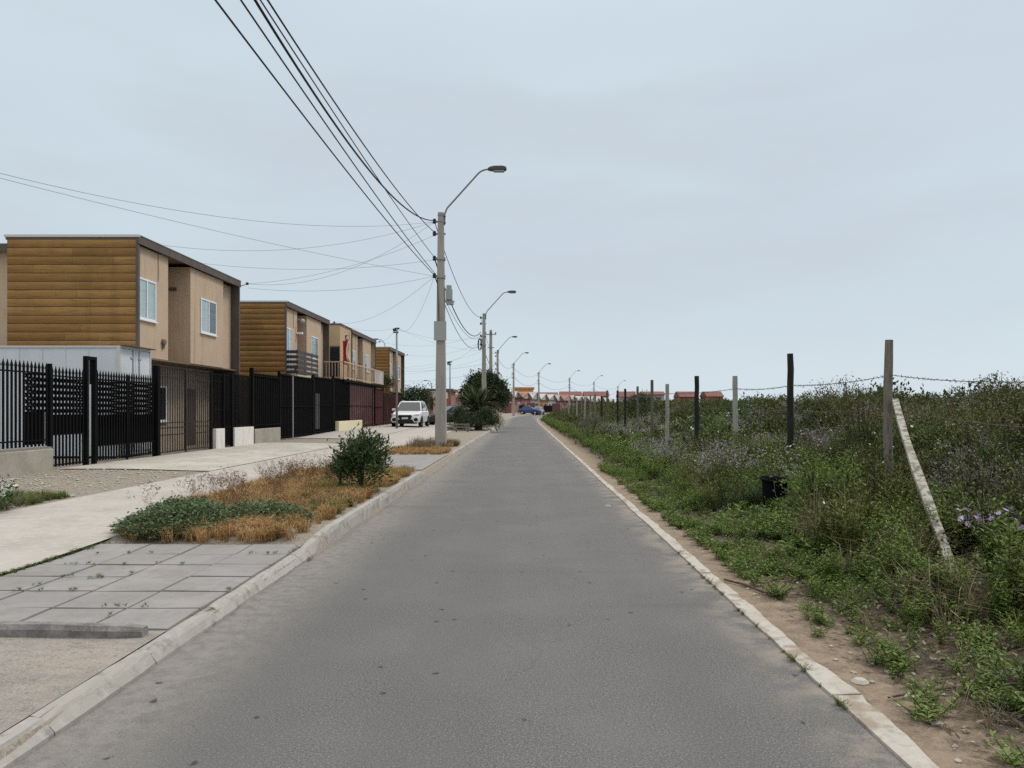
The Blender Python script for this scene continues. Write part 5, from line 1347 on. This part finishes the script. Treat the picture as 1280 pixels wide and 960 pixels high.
bank_shrub(1268, 9.6, 490, .5, 'olive', 'dark shrub on the crest at right frame edge', seed=35)
bank_shrub(905, 19, 520, .6, 'herb', 'green bush between the dark post and pale post', .06, seed=36)
bank_shrub(800, 40, 488, .9, 'darktree', 'dark rounded bush behind the slim posts', .09, seed=37)
bank_shrub(1215, 8.2, 570, .5, 'greydry', 'grey dried out bush above the purple daisies', .03, seed=38)
bank_shrub(700, 62, 498, .0+.7, 'greydry', 'pale dry bush on verge far down the fence', .08, seed=39) if False else None
bank_shrub(738, 34, 512, .7, 'greydry', 'pale grey dry bush beside the slim black posts', .05, seed=40)

# --- trees
def tree(name, label, px, Y, ytop, R, zc, mk, leaf, n=120, per=70, cl=.3, seed=0, trunk_r=.12):
    X = PX(px, Y); z = float(zG(X, Y)); r = random.Random(seed); h = PZ(ytop, Y)-z
    o = thing(name, label, 'tree', (X, Y, z))
    Q, Rn = bush_quads(seed, n, R, leaf, .5, zc, per, cl); quads_obj('crown', Q, Rn, LM[mk], o)
    mb = MB(); mb.tube([(0, 0, -.1), (.05, .02, zc*.4), (0, .04, zc)], [trunk_r, trunk_r*.8, trunk_r*.5], 8)
    for k in range(7):
        d = rdir(r, .1, .9); mb.tube([(0, .03, zc*.55), tuple(np.array((0, 0, zc*.75))+d*.4), (d[0]*R[0]*.75, d[1]*R[1]*.75, zc+d[2]*R[2]*.7)], [trunk_r*.45, trunk_r*.3, .02], 6)
    mb.build('trunk', MAT['bark'], o, local=True); return o
tree('round_tree', 'dense dark round-crowned tree behind the second lamp pole', 606, 62, 466, (1.8, 1.7, 1.8), 2.45, 'darktree', .2, 330, 62, .24, 51, .16)
tree('dark_tree', 'dark leafy tree behind the white car, left of the meter box pole', 520, 66, 486, (1.5, 1.3, 1.1), 1.9, 'darktree', .16, 80, 60, .3, 52)
tree('dark_tree', 'small dark tree at the end of the pale terrace railing', 483, 58, 473, (.5, .5, .6), 3.1, 'darktree', .12, 26, 40, .2, 53, .06)
tree('far_tree', 'far tree above roofs left of the nearest lamps on the bend', 641, 190, 484, (1.6, 1.5, 1.6), 5.2, 'darktree', .35, 40, 40, .5, 54, .2) if False else None
None if True else tree('far_tree', 'distant dark tree above the white gables right of the road', 717, 150, 489, (2.2, 2, 1.6), 3.2, 'darktree', .35, 50, 40, .5, 55, .2)
def palm(px, Y, label, seed, h=1.25, n=46, L=1.75):
    X = PX(px, Y); z = float(zL(X, Y)); r = random.Random(seed); o = thing('palm_tree', label, 'palm', (X, Y, z))
    mb = MB()
    prof = []
    for k in range(14): prof.append((.24*(1.0+.18*(k % 2)), h*k/13))
    prof.append((0, h+.05)); mb.lathe(prof, (0, 0, -.05), 12); mb.build('trunk', MAT['bark'], o, local=True)
    for k in range(n):
        a = k*2.399; el = r.uniform(-.55, 1.3) if k % 3 else r.uniform(.6, 1.45); LL = L*r.uniform(.8, 1.1)
        d = np.array((math.cos(a)*math.cos(el), math.sin(a)*math.cos(el), math.sin(el))); b = LB(); p = np.array((0, 0, h)); pts = [p]
        for i in range(9):
            d = d+np.array((0, 0, -.075-.02*i*(el < .9))); d /= np.linalg.norm(d); p = p+d*LL/9; pts.append(p)
        for i in range(9):
            b.stick(pts[i], pts[i+1], .03-.002*i, .5); dd = pts[i+1]-pts[i]; dd /= np.linalg.norm(dd); sd = np.cross(dd, (0, 0, 1)); sd /= np.linalg.norm(sd)+1e-6
            for j in range(3):
                q = pts[i]+(pts[i+1]-pts[i])*j/3
                if i < 1: continue
                ll = .42*math.sin(PI*min(1, (i+j/3)/9.6+.12))+.06
                for s_ in (1, -1): b.leaf(q, sd*s_*.8+dd*.8+np.array((0, 0, .25)), (0, 0, 1), ll, .055, r.uniform(.15, .9), .2)
        Q, R_ = b.arr(); quads_obj('frond', Q, R_, LM['palm'], o)
    return o
palm(598, 52, 'bushy low palm with drooping fronds in front of round tree', 61, 1.15, 84, 2.1)
palm(574, 50.5, 'smaller stemless palm beside the bushy palm', 62, .3, 34, 1.35)
plant('leafy_shrub', 'low dark bush at foot of the palms', 'shrub', (PX(585, 49), 49, .3), bush_quads(63, 34, (.8, .5, .45), .12, .4, .4, 40, .15), LM['darktree'])
plant('leafy_shrub', 'dark rounded shrub between the bushy palm and the road', 'shrub', (PX(607, 50), 50, .2), bush_quads(66, 44, (.8, .6, .7), .15, .4, .6, 46, .16), LM['darktree'])
plant('leafy_shrub', 'grey-leaved low shrub at the kerb right of the palms', 'shrub', (PX(620, 50), 50, .15), bush_quads(64, 20, (.4, .4, .35), .1, .3, .4, 36, .12), LM['palm'])
# low wooden rails around the palm bed
r_ = thing('garden_edging', 'low brown slatted rail around the palm bed', 'rail', (-4.4, 46.6, .2))
for k in range(3): MB().box(-5.0, -3.3, 46.5, 46.53, .22+k*.17, .31+k*.17).build('rail', MAT['wood'], r_)
for xx in (-4.9, -4.1, -3.4): MB().box(xx-.04, xx+.04, 46.531, 46.6, .1, .68).build('stake', MAT['wood'], r_)
for k, (px, yy, s) in enumerate(((617, 47.5, .14), (621, 50.5, .13), (625, 54, .13))):
    X = PX(px, yy); o = MB().lathe([(0, s*1.1), (s*.7, s*.95), (s*1.05, s*.4), (s, -.05)], (X, yy, float(zL(X, yy))), 9).build('kerb_stone', MAT['stone'], smooth=True)
    tag(o, ('nearest', 'middle', 'farthest')[k]+' of three pale painted stones along kerb by the palms', 'stone', 'pale stones along the kerb')

# ------------------------------------------------------------------ field fence
FP = []
def post(px, Y, ytop, rad, mk, label, bend=0, lean=0, square=False):
    X = PX(px, Y); zb = float(zR(X, Y))-.15; zt = PZ(ytop, Y); n = 9; r = random.Random(int(px)); P = []; rr = []
    for k in range(n):
        t = k/(n-1); P.append((X+bend*math.sin(t*PI)*(-1)+lean*(t-1)+r.uniform(-.006, .006), Y+r.uniform(-.006, .006), zb+(zt-zb)*t)); rr.append(rad*(1.06-.1*t)*r.uniform(.94, 1.05))
    mb = MB().tube(P, rr, 10); o = mb.build('fence_post', MAT[mk], smooth=False, bevel=0)
    tag(o, label, 'fence post', 'wooden posts of the field fence'); FP.append((X, Y, zb, zt)); return X, Y, zb, zt
P1 = post(1112, 9.6, 425, .052, 'wood', 'tall bent weathered grey post with the diagonal brace', bend=.05, lean=-.05)
post(988, 13.2, 442, .054, 'darkwood', 'tall straight blackish post behind the black tub')
post(919, 17.4, 470, .058, 'concpost', 'pale stout post right of the dark one, amid olive bushes')
post(871, 17.5, 470, .052, 'darkwood', 'dark post with pale foot, left of pale stout post')
post(834, 24, 480, .058, 'concpost', 'pale short post left of the dark post with pale foot')
post(815, 25, 475, .052, 'greenwood', 'mossy green post left of the pale short post')
post(797, 32, 483, .052, 'greenwood', 'slim mossy post right of the two slim black posts')
post(781.5, 33, 486, .052, 'darkwood', 'right one of two slim black posts')
post(772, 37, 488, .052, 'darkwood', 'left one of two slim black posts')
post(759, 42, 488, .056, 'greenwood', 'slim mossy post left of the two slim black posts')
far = [(752, 46, 495, 'darkwood'), (744, 50, 492, 'wood'), (738, 54, 494, 'wood'), (731, 58, 496, 'concpost'), (727, 62, 499, 'wood'), (721, 66, 497, 'concpost'), (716, 71, 499, 'wood'), (711, 77, 500, 'concpost'), (706.5, 84, 502, 'wood'), (702, 92, 503, 'wood')]
for k, (px, Y, yt, mk) in enumerate(far):
    post(px, Y, yt, .06, mk, f'{ordn[k]} of the small far fence posts beyond the slim mossy post')
# diagonal brace
a = Vector((P1[0]+.03, 9.52, PZ(500, 9.55))); YBr = 6.3; xb = PX(1192, YBr); b_ = Vector((xb, YBr, float(zR(xb, YBr))-.05))
mb = MB(); n = 12; r = random.Random(4); rings = []
ax = (b_-a).normalized(); s1 = ax.cross(Vector((0, 0, 1))).normalized(); s2 = ax.cross(s1).normalized()
for k in range(n+1):
    t = k/n; c = a.lerp(b_, t)+s1*(.018*math.sin(t*5)); w = .042+.006*r.uniform(-1, 1); h = .025
    rings.append([c+s1*w+s2*h, c-s1*w+s2*h, c-s1*w-s2*h, c+s1*w-s2*h])
mb.add([p for q in rings for p in q], [(i*4+k, i*4+(k+1) % 4, (i+1)*4+(k+1) % 4, (i+1)*4+k) for i in range(n) for k in range(4)]+[(0, 1, 2, 3), (n*4+3, n*4+2, n*4+1, n*4)])
tag(mb.build('brace_plank', MAT['palewood'], bevel=.006), 'peeling whitish plank leaning diagonally against the bent post', 'plank')
# barbed wire
def barbed(pts, label, sag=.04):
    r = random.Random(len(label)); mb = MB()
    for a, b in zip(pts, pts[1:]):
        a = Vector(a); b = Vector(b); L = (b-a).length; n = max(6, int(L/.12)); P = []
        for i in range(n+1):
            t = i/n; p = a.lerp(b, t); p.z -= 4*sag*t*(1-t); P.append(p)
        mb.tube(P, .0042, 4)
        for i in range(1, n, 1):
            p = P[i]
            for _ in range(2):
                d = Vector((r.uniform(-1, 1), r.uniform(-1, 1), r.uniform(-1, 1))).normalized()*.028; mb.tube([p-d, p+d], .0028, 3)
    tag(mb.build('barbed_wire', MAT['wire']), label, 'barbed wire', 'barbed wire strands of the field fence')
near = (PX(1330, 6.6), 6.6, PZ(476, 6.6))
W = [near, (P1[0], 9.55, PZ(469, 9.6)), (PX(988, 13.2), 13.14, PZ(482, 13.2)), (PX(919, 17.4), 17.34, PZ(486, 17.4)), (PX(834, 24), 23.95, PZ(492, 24)), (PX(797, 32), 32, PZ(496, 32)), (PX(759, 42), 42, PZ(500, 42))]
barbed(W, 'top barbed wire strand against the sky along field posts')
W2 = [(x, y, z-.42) for x, y, z in W[:5]]; barbed(W2, 'lower barbed wire strand running through the bank vegetation')
# black tub
YT = 10.6; XT = PX(969, YT); zt_ = PZ(598, YT)
o = MB().lathe([(0, -.43), (.125, -.43), (.172, -.06), (.20, 0), (.215, .0), (.215, -.02), (.20, -.03), (.165, -.03), (.115, -.40), (0, -.405)], (0, 0, 0), 24).build('plastic_tub', MAT['plastic'], smooth=False)
o.location = (XT, YT, zt_); o.rotation_euler = (.10, .06, 0); tag(o, 'black plastic tub standing among the weeds', 'tub')
for k, (px, py, Y, lb) in enumerate(((1008, 640, 9.2, 'white plastic scrap in the weeds below the black tub'), (940, 701, 7.3, 'small white scrap on the dirt verge'))):
    X = PX(px, Y); r = random.Random(k+70); mb = MB(); z = PZ(py, Y) if k == 0 else float(zR(X, Y))+.03; V = []
    for j in range(5):
        for i in range(5): V.append((X+(i-2)*.028+r.gauss(0, .008), Y+(j-2)*.03, z+r.gauss(0, .016)))
    mb.add(V, [(j*5+i, j*5+i+1, j*5+i+6, j*5+i+5) for j in range(4) for i in range(4)]); o = mb.build('plastic_scrap', MAT['litter']); md = o.modifiers.new('t', 'SOLIDIFY'); md.thickness = .003; tag(o, lb, 'litter')
# bigger loose stones and a fallen branch on the verge
for k, (px, py, s, lb) in enumerate(((1075, 845, .05, 'flat pale stone on the dirt by the bottom right weeds'), (1270, 845, .08, 'pale stone at right frame edge'), (760, 638-8, .05, 'pale stone on the dirt verge far up'))):
    Y = F*1.47/(py-VY); X = PX(px, Y); o = MB().lathe([(0, s*.5), (s*.6, s*.42), (s, s*.1), (s*.9, -.03)], (X, Y, float(zR(X, Y))), 8).build('stone', MAT['stone'], smooth=False); o.data.transform(Matrix.Translation((0, 0, 0))); tag(o, lb, 'stone')
def gp(px, py):
    Y = F*1.47/(py-VY); X = PX(px, Y); return (X, Y, float(zR(X, Y))+.02)
o = MB().tube([gp(905, 722), gp(930, 728), gp(955, 738), gp(985, 742)], [.008, .011, .009, .004], 6).build('fallen_branch', MAT['bark']); tag(o, 'thin fallen branch lying on the dirt verge', 'branch')
o = MB().tube([gp(1110, 868), gp(1150, 862), gp(1195, 860)], [.005, .008, .004], 6).build('fallen_branch', MAT['bark']); tag(o, 'thin dry stick at the bottom right weeds', 'branch')
